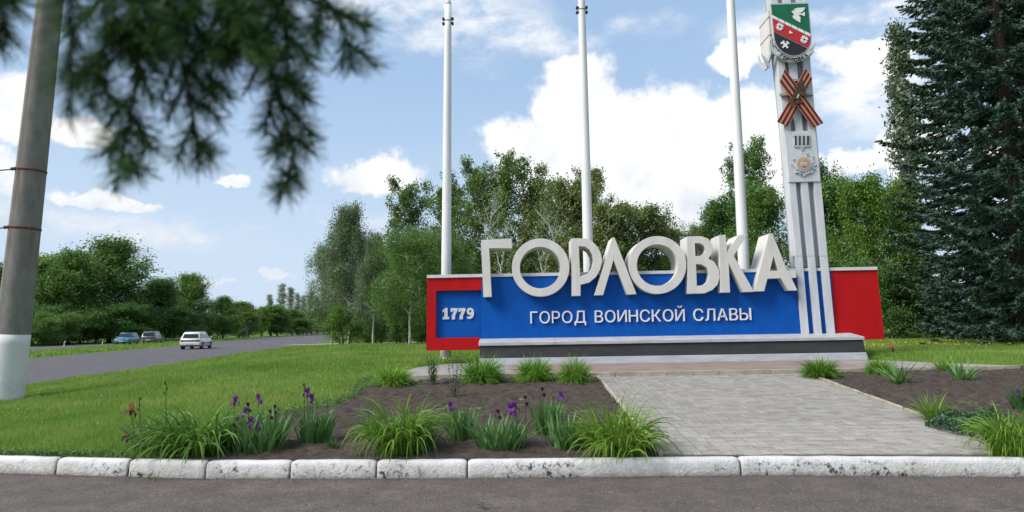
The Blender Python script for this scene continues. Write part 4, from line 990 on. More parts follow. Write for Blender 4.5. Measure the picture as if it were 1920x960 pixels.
M['lilyleaf'] = leafmat('daylily_leaf', (.16, .29, .035), var=.4, hue=.01, trans=.4)
M['lilydark'] = leafmat('daylily_leaf_dark', (.12, .24, .034), var=.4, hue=.01, trans=.4)
M['irisleaf'] = leafmat('iris_leaf', (.085, .195, .055), var=.35, hue=.01, trans=.3)
M['herbleaf'] = leafmat('herb_leaf', (.075, .15, .04), var=.35, hue=.01, trans=.35)
M['roseleaf'] = leafmat('rose_leaf', (.04, .085, .035), var=.35, hue=.01, trans=.3)
M['coverleaf'] = leafmat('cover_leaf', (.055, .13, .06), var=.45, hue=.01, trans=.3, tip=((.16, .27, .17), .86))
M['purple'] = leafmat('purple_petal', (.16, .03, .22), var=.4, hue=.02, trans=.35)
M['darkpurple'] = leafmat('withered_purple', (.05, .015, .06), var=.4, trans=.2)
M['orangepetal'] = leafmat('orange_petal', (.42, .16, .07), var=.35, hue=.015, trans=.35)
M['maroon'] = leafmat('maroon_petal', (.09, .015, .025), var=.3, trans=.2)
tuftA = mesh_np('tuft', *blades(900, .17, (.05, 1.2), (.5, 2.0), (.28, .46), (.009, .016), 1)); tuftB = mesh_np('tuft', *blades(850, .16, (.05, 1.15), (.6, 2.1), (.28, .44), (.009, .016), 2))
tuftC = mesh_np('tuft', *blades(260, .10, (.05, 1.0), (.3, 1.3), (.26, .5), (.008, .014), 12))
lilyA = mesh_np('daylily', *blades(340, .32, (.05, .85), (1.2, 2.9), (.50, .85), (.020, .034), 3, 8)); lilyB = mesh_np('daylily', *blades(320, .29, (.05, .8), (.9, 2.8), (.50, .85), (.019, .032), 4, 8))
lilyC = mesh_np('daylily', *blades(380, .31, (.02, .95), (.9, 2.5), (.52, .86), (.018, .030), 5, 8))
irisA = mesh_np('iris', *blades(120, .19, (.02, .5), (.0, .45), (.32, .56), (.022, .036), 6, 5, taper=.95)); irisB = mesh_np('iris', *blades(90, .15, (.02, .45), (.0, .4), (.34, .52), (.022, .036), 7, 5, taper=.95))
irisC = mesh_np('iris', *blades(34, .09, (.05, .8), (.0, .6), (.30, .55), (.024, .038), 8, 5, taper=.95))

def petal_mesh(n, r, lift, droop, w, seed):
    V = []; F = []
    for k in range(n):
        a = 2*math.pi*k/n+.3*seed; seg = 4
        for s in range(seg+1):
            t = s/seg; rad = r*(.12+.88*math.sin(t*1.45)); z = lift*t-droop*t*t; ww = w*math.sin(math.pi*min(.97, .12+.8*t))
            for q in (-1, 0, 1):
                V.append((math.cos(a)*rad-math.sin(a)*ww*q, math.sin(a)*rad+math.cos(a)*ww*q, z+(.012 if q == 0 else 0)*math.sin(t*9+k)))
        b = k*(seg+1)*3
        for s in range(seg):
            for q in range(2): i = b+s*3+q; F.append((i, i+1, i+4, i+3))
    me = bpy.data.meshes.new('petals'); me.from_pydata(V, [], F); return me
stand = petal_mesh(3, .035, .095, .01, .034, 0); falls = petal_mesh(3, .075, .02, .09, .030, 1); bud = petal_mesh(4, .014, .06, 0, .012, 2)
def flower_stem(root, x, y, z0, h, kind, lean=(0, 0), seed=0):
    rnd = random.Random(seed); tip = Vector((x+lean[0], y+lean[1], z0+h))
    mb = MB(); mb.tube([(x, y, z0-.03), (x+lean[0]*.3, y+lean[1]*.3, z0+h*.5), tip], [.006, .005, .004], 5); stm = mb.build('flower_stem', 'stem' if kind in ('purple', 'orange') else 'deadstem', root)
    heads = {'purple': [(0, 0, 0, 1.0)], 'orange': [(0, 0, 0, 1.25)], 'bud': [(0, 0, 0, 1), (.012, 0, -.06, .8), (-.012, .005, -.11, .7)], 'withered': [(0, 0, 0, .9), (.02, 0, -.07, .8)]}[kind]
    up, dn = {'purple': ('purple', 'purple'), 'orange': ('orangepetal', 'maroon'), 'bud': ('deadstem', None), 'withered': ('darkpurple', 'darkpurple')}[kind]
    for dx, dy, dz, s in heads:
        def put(me, mat, rz):
            m2 = me.copy(); o = obj('petals', m2, mat, root); o.location = tip+Vector((dx, dy, dz)); o.rotation_euler = (rnd.uniform(-.3, .3), rnd.uniform(-.3, .3), rz); o.scale = (s*.72, s*.72, s*.78)
        if kind == 'bud': put(bud, up, 0)
        elif kind == 'withered': put(bud, up, 1); put(stand, up, .5); root.children[-1].scale = (.5, .5, .55)
        else: put(stand, up, rnd.uniform(0, 2)); put(falls, dn, rnd.uniform(0, 2))
def fpx(root, px, py, base, kind, seed=0, lean=0):
    """a flower whose head shows at a pixel, its stem rooted at world point base"""
    hd = P(px, py, base.y); h = hd.z-base.z; L0 = root.location
    flower_stem(root, hd.x-lean-L0.x, base.y-L0.y, base.z-L0.z, h, kind, (lean, 0), seed)
def plant(name, label, cat, px, py, me, mat, wpx, hpx, group, rz=0, base=None, tilt=0):
    g = base or G(px, py); o = thing(name, label, cat, g, 0, group)
    k = g.y/FPX; co = np.empty(len(me.vertices)*3, np.float32); me.vertices.foreach_get('co', co); co = co.reshape(-1, 3)
    sx = wpx*k/(np.percentile(co[:, 0], 98)-np.percentile(co[:, 0], 2)); sz = hpx*k/np.percentile(co[:, 2], 99.7)
    m2 = me if (me.materials and me.materials[0] == M[mat]) or not me.materials else me.copy()
    if m2 is not me: m2.materials.clear()
    lv = obj('leaves', m2, mat, o); lv.scale = (sx, sx, sz); lv.rotation_euler = (0, tilt, rz); return o
GT = 'low grass tufts along the platform edge'
for i, (px, py, w, h, lab, me) in enumerate([(737, 724, 72, 42, 'small bright grass tuft at the left corner of the soil bed', tuftB), (905, 719, 82, 56, 'largest round grass tuft before the dark plinth band', tuftA), (1003, 718, 68, 53, 'round grass tuft in the middle of the row before the plinth', tuftB),
        (1078, 720, 64, 54, 'round grass tuft next to the top left corner of the paved path', tuftA), (1537, 708, 66, 40, 'round grass tuft next to the top right corner of the paved path', tuftB), (1649, 703, 52, 34, 'grass tuft left of the lone brown iris below the red wall', tuftA), (1770, 698, 48, 34, 'grass tuft behind the slanting iris on the right bed', tuftC)]):
    plant('grass_tuft', lab, 'grass tuft', px, py, me, 'tuftleaf', w, h, GT, i*1.1)
GI = 'iris clumps in the flower beds'; GD = 'daylily clumps in the flower beds'
# front row, left to right
b = Vector((*gp(296, 846), 0)); b.z = tz(b.x, b.y)
o = plant('iris_clump', 'iris clump with orange and maroon blooms at the left end of the row', 'iris', 300, 845, irisA, 'irisleaf', 110, 72, GI, .3)
for q in ((247, 770, 'orange', -.05), (240, 816, 'orange', -.12), (283, 822, 'orange', -.03), (261, 752, 'bud', -.03), (311, 722, 'bud', -.02)): fpx(o, q[0], q[1], o.location, q[2], int(q[0]), q[3])
plant('daylily_clump', 'arching daylily clump without flowers between orange and purple irises', 'daylily', 372, 850, lilyA, 'lilydark', 190, 92, GD, 1.0)
o = plant('iris_clump', 'broad iris clump carrying many purple blooms, left part of the bed', 'iris', 486, 846, irisA, 'irisleaf', 112, 84, GI, 2.0)
for i, q in enumerate(((440, 753, 'purple'), (485, 749, 'purple'), (515, 766, 'withered'), (458, 774, 'purple'), (443, 790, 'purple'), (470, 791, 'purple'), (481, 799, 'purple'), (466, 762, 'withered'), (508, 775, 'withered'))): fpx(o, q[0], q[1], o.location, q[2], i+20)
o = plant('iris_clump', 'upright narrow iris clump with two purple blooms on a tall stem by the lawn edge', 'iris', 588, 833, irisB, 'irisleaf', 72, 72, GI, .7)
for i, q in enumerate(((577, 736, 'purple'), (586, 749, 'purple'), (571, 726, 'bud'))): fpx(o, q[0], q[1], o.location, q[2], i+40)
plant('grass_sprout', 'tiny grass sprout on bare soil right of the narrow iris', 'grass tuft', 622, 842, tuftC, 'herbleaf', 26, 24, None, .7)
o = plant('iris_clump', 'small iris with one purple bloom at the left of the middle daylily', 'iris', 697, 822, irisC, 'irisleaf', 46, 55, GI, 2.2); fpx(o, 691, 775, o.location, 'purple', 51)
plant('daylily_clump', 'tall yellow-green daylily clump in the middle of the bed', 'daylily', 750, 850, lilyB, 'lilyleaf', 170, 108, GD, .2)
plant('iris_clump', 'dark blue-green iris pressed against the right of the middle daylily', 'iris', 806, 842, irisC, 'irisleaf', 62, 66, GI, 1.2)
o = plant('iris_clump', 'upright iris clump with a single purple bloom, second from the middle daylily', 'iris', 866, 826, irisB, 'irisleaf', 64, 66, GI, 2.9); fpx(o, 843, 763, o.location, 'purple', 61)
o = plant('iris_clump', 'fan shaped iris clump with a close cluster of purple blooms in mid bed', 'iris', 938, 842, irisA, 'irisleaf', 104, 64, GI, 1.9)
for i, q in enumerate(((957, 766, 'purple'), (966, 764, 'purple'), (962, 772, 'purple'), (985, 749, 'withered'), (935, 775, 'withered'))): fpx(o, q[0], q[1], o.location, q[2], i+70)
o = plant('iris_clump', 'iris clump with tall fading flower stem behind its neighbour', 'iris', 1026, 815, irisB, 'irisleaf', 58, 72, GI, .9); fpx(o, 1017, 733, o.location, 'withered', 81); fpx(o, 1053, 744, o.location, 'purple', 82)
plant('iris_clump', 'flowerless iris clump pressed against the left of the big daylily', 'iris', 1066, 842, irisA, 'irisleaf', 84, 72, GI, 2.6)
plant('daylily_clump', 'biggest daylily clump, spilling over the left edge of the paved path', 'daylily', 1160, 852, lilyC, 'lilyleaf', 175, 112, GD, .5)
plant('daylily_clump', 'daylily clump at the right edge above the kerb end', 'daylily', 1895, 852, lilyB, 'lilyleaf', 130, 95, GD, 2.2, tilt=0)
plant('grass_tuft', 'upright bright grass tuft beside the creeping ground cover', 'grass tuft', 1752, 790, tuftC, 'lilyleaf', 78, 56, None, .5)
o = plant('iris_clump', 'lone iris with a brown bloom on a tall stem below the red wall', 'iris', 1690, 721, irisC, 'irisleaf', 72, 50, GI, .4); fpx(o, 1672, 652, o.location, 'orange', 91, -.08)
plant('iris_clump', 'flowerless iris leaning left on the right bed', 'iris', 1800, 714, irisC, 'irisleaf', 60, 46, GI, 2.0, tilt=-.35)
o = plant('iris_clump', 'iris with a purple bloom at the right margin of the right bed', 'iris', 1925, 770, irisB, 'irisleaf', 56, 50, GI, 1.0); fpx(o, 1911, 737, o.location, 'purple', 95)

def leafcloud(pos, size, seed, aspect=.5, upbias=.3, tri=False):
    """one rhombic leaf at every point"""
    g = np.random.default_rng(seed); n = len(pos); nr = g.normal(0, 1, (n, 3)); nr[:, 2] = np.abs(nr[:, 2])+upbias; nr /= np.linalg.norm(nr, axis=1)[:, None]
    t = np.cross(nr, g.normal(0, 1, (n, 3))); t /= np.linalg.norm(t, axis=1)[:, None]+1e-9; bt = np.cross(nr, t)
    s = size*g.uniform(.6, 1.25, n)[:, None]
    V = np.stack([pos-t*s*.5, pos+bt*s*aspect*.5+t*s*.08+nr*s*.05, pos+t*s*.5, pos-bt*s*aspect*.5+t*s*.08+nr*s*.05], 1)
    return V.reshape(-1, 3), np.arange(n*4).reshape(-1, 4)
# creeping ground cover
g0 = G(1835, 806); o = thing('ground_cover_mound', 'low blue-green mound of creeping ground cover beside the path', 'ground cover', g0)
gg = np.random.default_rng(4); n = 5200; a = gg.uniform(0, 6.28, n); r = np.sqrt(gg.random(n)); X = np.cos(a)*r*.52; Y = np.sin(a)*r*.55
hgt = .20*np.sqrt(np.clip(1-(r*(1+.12*np.sin(3*a+1)))**2, 0, 1))*(.8+.35*np.sin(X*9)*np.cos(Y*8))+.02
pos = np.stack([X, Y, hgt*gg.uniform(.35, 1.05, n)+.054*Y], -1); obj('leaves', mesh_np('cover', *leafcloud(pos, .045, 5, .5, .6)), 'coverleaf', o)
mb = MB()
for k in range(40):
    a = k*2.4; mb.tube([(0, 0, .02), (math.cos(a)*.25, math.sin(a)*.25, .12), (math.cos(a)*.45, math.sin(a)*.48, .06)], .003, 4)
mb.build('stems', 'stem', o)
# leafy herb and rose sapling behind the bed
def herb(px, py, h, label, name, cat, mat, nst, spread, leaf, asp, nl, seed, stemmat='stem'):
    g0 = G(px, py); o = thing(name, label, cat, g0); rnd = random.Random(seed); mb = MB(); pts = []; tx = []
    for k in range(nst):
        a = rnd.uniform(0, 6.28); top = Vector((math.cos(a)*spread*rnd.uniform(.2, 1), math.sin(a)*spread*rnd.uniform(.2, 1), h*rnd.uniform(.65, 1))); base = Vector((top.x*.2, top.y*.2, -.03))
        mb.tube([base, base.lerp(top, .5)+Vector((0, 0, .02)), top], [.006, .004, .002], 5)
        for i in range(nl):
            t = .15+.85*i/nl; p = base.lerp(top, t); b = i*2.4+k; l = leaf*(1.1-.4*t); d = Vector((math.cos(b), math.sin(b), .55)).normalized(); s = d.cross(Vector((0, 0, 1))).normalized()*l*asp*.5
            q = len(pts); pts += [p, p+d*l*.45+s, p+d*l, p+d*l*.45-s]; tx.append((q, q+1, q+2, q+3))
    mb.build('stems', stemmat, o); me = bpy.data.meshes.new('leaves'); me.from_pydata([tuple(p) for p in pts], [], tx); obj('leaves', me, mat, o)
herb(812, 723, .58, 'upright leafy herb between two grass tufts at the back of the bed', 'leafy_herb', 'plant', 'herbleaf', 11, .17, .13, .16, 26, 3)
herb(852, 748, .72, 'dark thin rose sapling in front of the largest grass tuft', 'rose_sapling', 'plant', 'roseleaf', 5, .20, .075, .6, 14, 6, 'deadstem')
for i, (px, py, s) in enumerate([(560, 800, .05), (640, 815, .04), (1090, 725, .06), (1580, 722, .05), (1700, 770, .05), (905, 770, .05)]): herb(px, py, s*1.6, ['small weed on the soil by the narrow iris', 'small weed on bare soil left of the middle daylily', 'small weed beside the path corner tuft', 'small weed near the top right path edge', 'small weed on the soil by the right path edge', 'small weed in the raked middle soil'][i], 'weed', 'weed', 'herbleaf', 5, s, s*.8, .5, 5, 20+i)

# ------------------------------------------------------------------ lawn grass
def grass_patch(name, label, regions, seed, hmul=1.0, mat='grass'):
    g = np.random.default_rng(seed); Vs = []; 
    for (x0, x1, y0, y1, dens, h, w) in regions:
        n = int((x1-x0)*(y1-y0)*dens); x = g.uniform(x0, x1, n); y = g.uniform(y0, y1, n)
        z = terrain(x, y)
        wob = fbm2(x, y, 2.2, 3)*.16
        ok = (z > .0) & (x > interp(ROAD_N, y, 1)+.1+wob) & ~inside(bedL, x+wob, y+wob) & ~inside(bedR, x+wob, y+wob) & (y > interp(KERB, x)+.17)
        ok &= ~((x > 1.42) & (x < 5.7) & (y < 13.5)) & ~inside(out, x, y)
        ok &= ~((y > 63.5) & (y < 75) & (x > -22) & (y > 65+.2*x*0+ (x+17)*.18) & (y < 69.8+(x+17)*.22))
        ok &= np.abs(np.arctan2(x, y)) < .69
        x, y, z = x[ok], y[ok], z[ok]; n = len(x)
        patchy = .65+1.0*np.clip(fbm2(x, y, .7, 8)+.25, 0, 1)+1.3*np.clip(fbm2(x, y, 2.6, 18)-.42, 0, 1)*3
        hh = h*g.uniform(.5, 1.25, n)*patchy; a = g.uniform(0, 6.28, n); lean = g.normal(0, .45, n)*hh; a2 = g.uniform(0, 6.28, n); ww = w*g.uniform(.6, 1.3, n)/2
        b0 = np.stack([x-np.cos(a)*ww, y-np.sin(a)*ww, z-.01], -1); b1 = np.stack([x+np.cos(a)*ww, y+np.sin(a)*ww, z-.01], -1); tp = np.stack([x+np.cos(a2)*lean, y+np.sin(a2)*lean, z+hh], -1)
        Vs.append(np.stack([b0, b1, tp], 1).reshape(-1, 3))
    V = np.concatenate(Vs); o = obj(name, mesh_np(name, V, np.arange(len(V)).reshape(-1, 3)), mat); tag(o, label, 'grass', kind='stuff')
grass_patch('lawn_grass', 'short bright green lawn between the kerb, the road and the sign', [(-10.5, 0, 7, 11, 3000, .065, .007), (-12, 1.5, 11, 16, 1600, .075, .010), (-15, 1, 16, 24, 700, .085, .016), (-19, 3, 24, 36, 300, .095, .026), (-24, 6, 36, 66, 90, .11, .05)], 3)
grass_patch('lawn_grass', 'lawn with small yellow flowers right of the sign under the spruces', [(7.5, 14, 13.2, 18, 900, .09, .010), (8, 20, 18, 30, 420, .11, .018), (6, 26, 30, 42, 120, .14, .04)], 4)
# rough edge of the bed: taller clover and grass
def edge_grass():
    g = np.random.default_rng(9); pts = []
    edge = bedL[:7]
    for (a, b) in zip(edge, edge[1:]):
        n = int(math.dist(a, b)*420); t = g.random(n); x = a[0]+(b[0]-a[0])*t+g.normal(-.06, .08, n); y = a[1]+(b[1]-a[1])*t+g.normal(.02, .08, n); pts.append(np.stack([x, y], -1))
    for px0, py0, px1, py1, n in ((0, 848, 360, 850, 1500),):
        a = gp(px0, py0); b = gp(px1, py1); t = g.random(n); pts.append(np.stack([a[0]+(b[0]-a[0])*t, interp(KERB, a[0]+(b[0]-a[0])*t)+.2+np.abs(g.normal(0, .06, n))], -1))
    p = np.concatenate(pts); z = terrain(p[:, 0], p[:, 1]); pos = np.stack([p[:, 0], p[:, 1], z+g.uniform(.005, .07, len(p))], -1)
    o = obj('clover', mesh_np('clover', *leafcloud(pos, .035, 10, .7, .5)), 'herbleaf'); tag(o, 'low clover and weeds fringing the lawn along bed and kerb', 'weeds', kind='stuff')
edge_grass()
M['cloverhead'] = leafmat('clover_head', (.50, .48, .42), var=.3, hue=.0, trans=.2)
g = np.random.default_rng(22); n = 700; y = 7.6+22*g.random(n)**1.5; x = g.uniform(-13, -2.6, n); z = terrain(x, y); k_ = (x > interp(ROAD_N, y, 1)+1) & ~inside(bedL, x, y) & (fbm2(x, y, .35, 5) > -.05); x, y, z = x[k_], y[k_], z[k_]
tag(obj('clover_heads', mesh_np('clover_heads', *leafcloud(np.stack([x, y, z+g.uniform(.05, .10, len(x))], -1), .022, 23, .9, .8)), 'cloverhead'), 'tiny pale clover and grass heads scattered over the left lawn', 'flowers', kind='stuff')
M['yellowpetal'] = leafmat('yellow_petal', (.62, .45, .03), var=.2, hue=.0, trans=.2)
g = np.random.default_rng(12); n = 520; x = g.uniform(9.0, 17.5, n); y = g.uniform(19.5, 25, n); pos = np.stack([x, y, terrain(x, y)+g.uniform(.10, .16, n)], -1)
tag(obj('yellow_flowers', mesh_np('yellow_flowers', *leafcloud(pos, .05, 13, .9, 1.5)), 'yellowpetal'), 'scattered yellow flowers dotting the lawn right of the sign', 'flowers', kind='stuff')
g = np.random.default_rng(15); n = 16000; y = g.uniform(34, 130, n); t = g.random(n); x = interp(LANE2_N, y, 1)*t+interp(ROAD_F, y, 1)*(1-t); hh = g.uniform(.1, .32, n); a = g.uniform(0, 6.28, n); w = .05
V = np.stack([np.stack([x-np.cos(a)*w, y-np.sin(a)*w, 0*x+.04], -1), np.stack([x+np.cos(a)*w, y+np.sin(a)*w, 0*x+.04], -1), np.stack([x+g.normal(0, .08, n), y, hh], -1)], 1).reshape(-1, 3)
tag(obj('verge_grass', mesh_np('verge_grass', V, np.arange(n*3).reshape(-1, 3)), 'grass'), 'rough grass on the strip between the two carriageways', 'grass', kind='stuff')

# ------------------------------------------------------------------ trees
M['leaf_dark'] = leafmat('leaf_dark', (.10, .195, .045), var=.4, hue=.012, trans=.42)
M['leaf_mid'] = leafmat('leaf_mid', (.12, .225, .05), var=.4, hue=.014, trans=.42)
M['leaf_bloom'] = leafmat('leaf_acacia', (.145, .21, .055), var=.4, hue=.014, trans=.42, tip=((.42, .43, .25), .80))
M['leaf_acacia'] = leafmat('leaf_acacia_plain', (.12, .205, .05), var=.4, hue=.014, trans=.42)
M['leaf_birch'] = leafmat('leaf_birch', (.145, .21, .10), var=.4, hue=.01, trans=.42)
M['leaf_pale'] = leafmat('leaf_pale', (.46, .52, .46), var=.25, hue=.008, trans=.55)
M['leaf_grey'] = leafmat('leaf_grey', (.16, .20, .13), var=.4, hue=.01, trans=.3)
M['leaf_brown'] = leafmat('leaf_brown', (.17, .17, .06), var=.4, hue=.01, trans=.3)
M['leaf_bush'] = leafmat('leaf_bush', (.12, .23, .035), var=.4, hue=.012, trans=.35)
def gen_tree(seed, H, Rr, prof, h0, n1, n2, per, sig, leaf, elev=(.5, 1.2), droop=0.0, asp=.55, sigz=1.0, r0=None, wob=.25, stems=1, sides=7, strands=0, inner=.35):
    rnd = random.Random(seed); g = np.random.default_rng(seed); mb = MB(); cl = []; r0 = r0 or H*.017
    for s in range(stems):
        oa = rnd.uniform(0, 6.28); off = Vector((math.cos(oa), math.sin(oa), 0))*(0 if stems == 1 else Rr*.16); lean = Vector((math.cos(oa), math.sin(oa), 0))*(0 if stems == 1 else Rr*.35)
        tp = []; 
        for i in range(9):
            t = i/8; tp.append(off+lean*t+Vector((rnd.gauss(0, wob)*t, rnd.gauss(0, wob)*t, H*.96*t)) if i else off+Vector((0, 0, -.3)))
        tr = [r0/math.sqrt(stems)*max(.06, (1-.93*(i/8)**.8))*(1.35 if i == 0 else 1) for i in range(9)]
        mb.tube(tp, tr, sides)
        def trunk(t):
            f = min(t*8, 7.999); i = int(f); return tp[i].lerp(tp[i+1], f-i)
        for i in range(n1//stems):
            t = h0+(1-h0)*((i+rnd.random())/(n1//stems))*.98; a = i*2.399+rnd.uniform(-.5, .5)+s*1.3; L = Rr*prof((t-h0)/(1-h0))*rnd.uniform(.72, 1.15); L = max(L, .25)
            e = elev[0]+(elev[1]-elev[0])*t; p = trunk(t); pts = [p]; d = Vector((math.cos(a)*math.cos(e), math.sin(a)*math.cos(e), math.sin(e)))
            for k in range(4):
                d = (d+Vector((rnd.gauss(0, .14), rnd.gauss(0, .14), rnd.gauss(0, .1)+(.10 if not droop else -droop*.35*k)))).normalized(); p = p+d*L/4; pts.append(p)
            rb = max(.012, r0*.42*(1-t*.75)); mb.tube(pts, [rb, rb*.75, rb*.5, rb*.3, rb*.12], 5, False)
            for k in range(n2):
                u = inner+(1-inner)*(k+rnd.random())/n2; f = min(u*4, 3.99); q = pts[int(f)].lerp(pts[int(f)+1], f-int(f)); l2 = L*.38*rnd.uniform(.5, 1.2)*(1.2-u*.5)
                d2 = Vector((rnd.gauss(0, 1), rnd.gauss(0, 1), rnd.gauss(.25, .6)-droop)).normalized(); d2 = (d2+d*.6).normalized(); e2 = q+d2*l2
                mb.tube([q, q.lerp(e2, .5)+Vector((0, 0, .03)), e2], [rb*.3+.006, rb*.2+.005, .004], 3, False)
                cl.append(e2); cl.append(q.lerp(e2, .55))
                if strands:
                    for z in range(strands): cl.append(e2+Vector((rnd.gauss(0, .1), rnd.gauss(0, .1), -.28*(z+1))))
            cl.append(pts[-1])
    cl = np.array([tuple(c) for c in cl]); sz = g.uniform(.6, 1.3, len(cl)); m = len(cl)
    pos = np.repeat(cl, per, 0)+g.normal(0, 1, (m*per, 3))*np.array([sig, sig, sig*sigz*.8])*np.repeat(sz, per)[:, None]
    pos = pos[pos[:, 2] > .15]
    return mesh_py('trunk', mb.V, mb.F), mesh_np('crown', *leafcloud(pos, leaf, seed, asp))
round_p = lambda t: math.sin(math.pi*(.12+.80*t))**.7
low_p = lambda t: math.sin(math.pi*(.30+.60*t))**.6
tall_p = lambda t: (1-t*.75)*min(1, .55+t*2.2)
umb_p = lambda t: .55+.45*math.sin(math.pi*min(1, t*.95+.1))
bush_p = lambda t: math.sqrt(max(0.05, 1-t*t*.85))
PT = {}
PT['broadA'] = (*gen_tree(1, 14, 6.6, low_p, .04, 44, 9, 34, .60, .38), 14); PT['broadB'] = (*gen_tree(2, 12, 6.4, low_p, .03, 44, 9, 32, .58, .38), 12)
PT['acaciaA'] = (*gen_tree(3, 12, 4.2, umb_p, .20, 28, 8, 34, .24, .22, (.5, 1.1), wob=.5, r0=.2), 12); PT['acaciaB'] = (*gen_tree(4, 11, 4.4, umb_p, .18, 28, 8, 34, .26, .22, (.4, 1.1), wob=.55, r0=.2), 11); PT['acaciaC'] = (*gen_tree(14, 10, 3.8, round_p, .12, 32, 8, 38, .30, .22, (.4, 1.1), wob=.4, r0=.18), 10)
PT['weepA'] = (*gen_tree(5, 10, 4.4, tall_p, .24, 42, 9, 26, .26, .15, (.7, 1.1), .35, .5, 1.5, strands=3, wob=.25, r0=.15), 10); PT['weepB'] = (*gen_tree(6, 9, 3.9, low_p, .26, 38, 9, 26, .26, .15, (.6, 1.1), .45, .5, 1.7, strands=4, wob=.25, r0=.13), 9)
PT['poplar'] = (*gen_tree(7, 18, 2.0, lambda t: .5+.5*math.sin(math.pi*(.15+.75*t)), .12, 44, 6, 16, .28, .32, (1.05, 1.35), wob=.2), 18)
PT['bushA'] = (*gen_tree(8, 4, 2.4, bush_p, .04, 34, 9, 30, .26, .15, (.3, 1.2), stems=5, r0=.10, wob=.15), 4); PT['bushB'] = (*gen_tree(9, 4.4, 2.6, bush_p, .03, 36, 9, 28, .28, .16, (.2, 1.2), stems=6, r0=.10, wob=.2), 4.4)
PT['sparse'] = (*gen_tree(10, 11, 2.4, umb_p, .30, 18, 6, 7, .22, .13, (.8, 1.2), wob=.45, r0=.13), 11)
PT['midA'] = (*gen_tree(11, 11, 4.0, round_p, .06, 38, 9, 36, .34, .23, (.4, 1.2), wob=.4), 11); PT['midB'] = (*gen_tree(12, 9, 3.8, round_p, .04, 38, 9, 36, .34, .23, (.3, 1.2), wob=.4), 9)
_tops = {}
def top_of(me):
    if me.name not in _tops:
        co = np.empty(len(me.vertices)*3, np.float32); me.vertices.foreach_get('co', co); _tops[me.name] = float(np.percentile(co[2::3], 99.6))
    return _tops[me.name]
_mesh_cache = {}
def tree(proto, leafm, bark, px, Y, top_px, label, group, wscale=1.0, cat='tree', name=None, rz=None, base=None):
    """stands at pixel column px, distance Y; its top shows at pixel row top_px"""
    tr, cr, H = PT[proto]; H = top_of(cr); pt = P(px, 620, Y); x = pt.x; z = max(tz(x, Y), 0); h = P(px, top_px, Y).z-z; s = h/(H*1.0)
    def mm(me, mat):
        key = (me.name, mat)
        if key not in _mesh_cache:
            m2 = me.copy(); m2.materials.clear(); m2.materials.append(M[mat]); _mesh_cache[key] = m2
        return _mesh_cache[key]
    o = thing(name or ('shrub' if proto.startswith('bush') else 'tree'), label, cat, (x, Y, z-.05), 0, group)
    rz = rz if rz is not None else (px*1.7+Y) % 6.28
    for nm, me, mat in (('trunk', tr, bark), ('crown', cr, leafm)):
        c = obj(nm, mm(me, mat), None, o, smooth=(nm == 'trunk')); c.scale = (s*wscale, s*wscale, s); c.rotation_euler = (0, 0, rz)
    return o
#==TREES==
GF = 'trees beyond the far carriageway'
for a in [('broadB', 'leaf_brown', -40, 96, 490, 'yellowish tree at the far left edge behind the concrete post', 1.15), ('broadB', 'leaf_mid', 60, 98, 478, 'green tree just right of the concrete post', 1.15), ('broadA', 'leaf_mid', 128, 96, 470, 'bushy tree directly left of the tallest dark tree', .75),
          ('broadA', 'leaf_dark', 205, 104, 448, 'tallest dark tree on the left, above the teal car', .95), ('broadB', 'leaf_dark', 292, 112, 522, 'dark rounded tree above the gap between teal and white cars', .95), ('broadA', 'leaf_mid', 355, 122, 514, 'broad green tree with a rounded right side above the white car', .85),
          ('broadA', 'leaf_mid', 418, 132, 556, 'low light green tree right of the white car', 1.0), ('broadB', 'leaf_brown', 466, 158, 568, 'brownish tree beside the small grey sign', .75), ('broadB', 'leaf_bush', 490, 165, 575, 'small bright green tree right of the brownish tree', .7), ('broadA', 'leaf_mid', 520, 175, 572, 'low green tree above the distant cream car', 1.1), ('broadB', 'leaf_dark', 575, 215, 584, 'dark low tree at the far end of the road', 1.2)]:
    tree(a[0], a[1], 'bark', a[2], a[3], a[4], a[5], GF, a[6]*1.5)
for px, Y, t, lab in ((20, 88, 570, 'dark shrub at the base of the left trees behind the concrete post'), (100, 90, 580, 'dark shrub under the trees right of the concrete post'), (165, 94, 572, 'dark shrub under the tallest dark tree, left of the teal car'), (240, 100, 575, 'dark shrub behind the parked teal car'), (300, 106, 575, 'dark shrub behind the bent marker post'), (350, 114, 580, 'dark shrub behind the white estate car'), (405, 126, 588, 'dark shrub right behind the white estate car'), (450, 146, 600, 'low shrub behind the small grey sign')):
    tree('bushB', 'leaf_mid' if px % 2 else 'leaf_dark', 'bark', px, Y, t+(px*7 % 23)-6, lab, 'shrubs under the far trees', 2.0)
for i, (px, t) in enumerate(((505, 558), (527, 538), (544, 545), (557, 555), (568, 560), (582, 552), (594, 562), (606, 570), (618, 566), (630, 570))):
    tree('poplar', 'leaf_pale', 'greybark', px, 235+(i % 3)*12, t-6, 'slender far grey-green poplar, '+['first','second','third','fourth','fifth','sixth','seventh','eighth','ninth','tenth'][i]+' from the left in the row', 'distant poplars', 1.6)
for px, t, lab in ((560, 596, 'far shrub mass left of the round sign'), (612, 596, 'far shrub mass behind the round sign'), (660, 590, 'far shrub behind the weeping birch'), (720, 590, 'far shrub behind the birch trunks'), (790, 590, 'far shrub left of the first flagpole')):
    tree('bushB', 'leaf_mid', 'bark', px, 190, t, lab, 'shrubs at the far end of the road', 1.8)
nth = ['first', 'second', 'third', 'fourth', 'fifth', 'sixth', 'seventh', 'eighth', 'ninth', 'tenth', 'eleventh', 'twelfth', 'thirteenth', 'fourteenth']
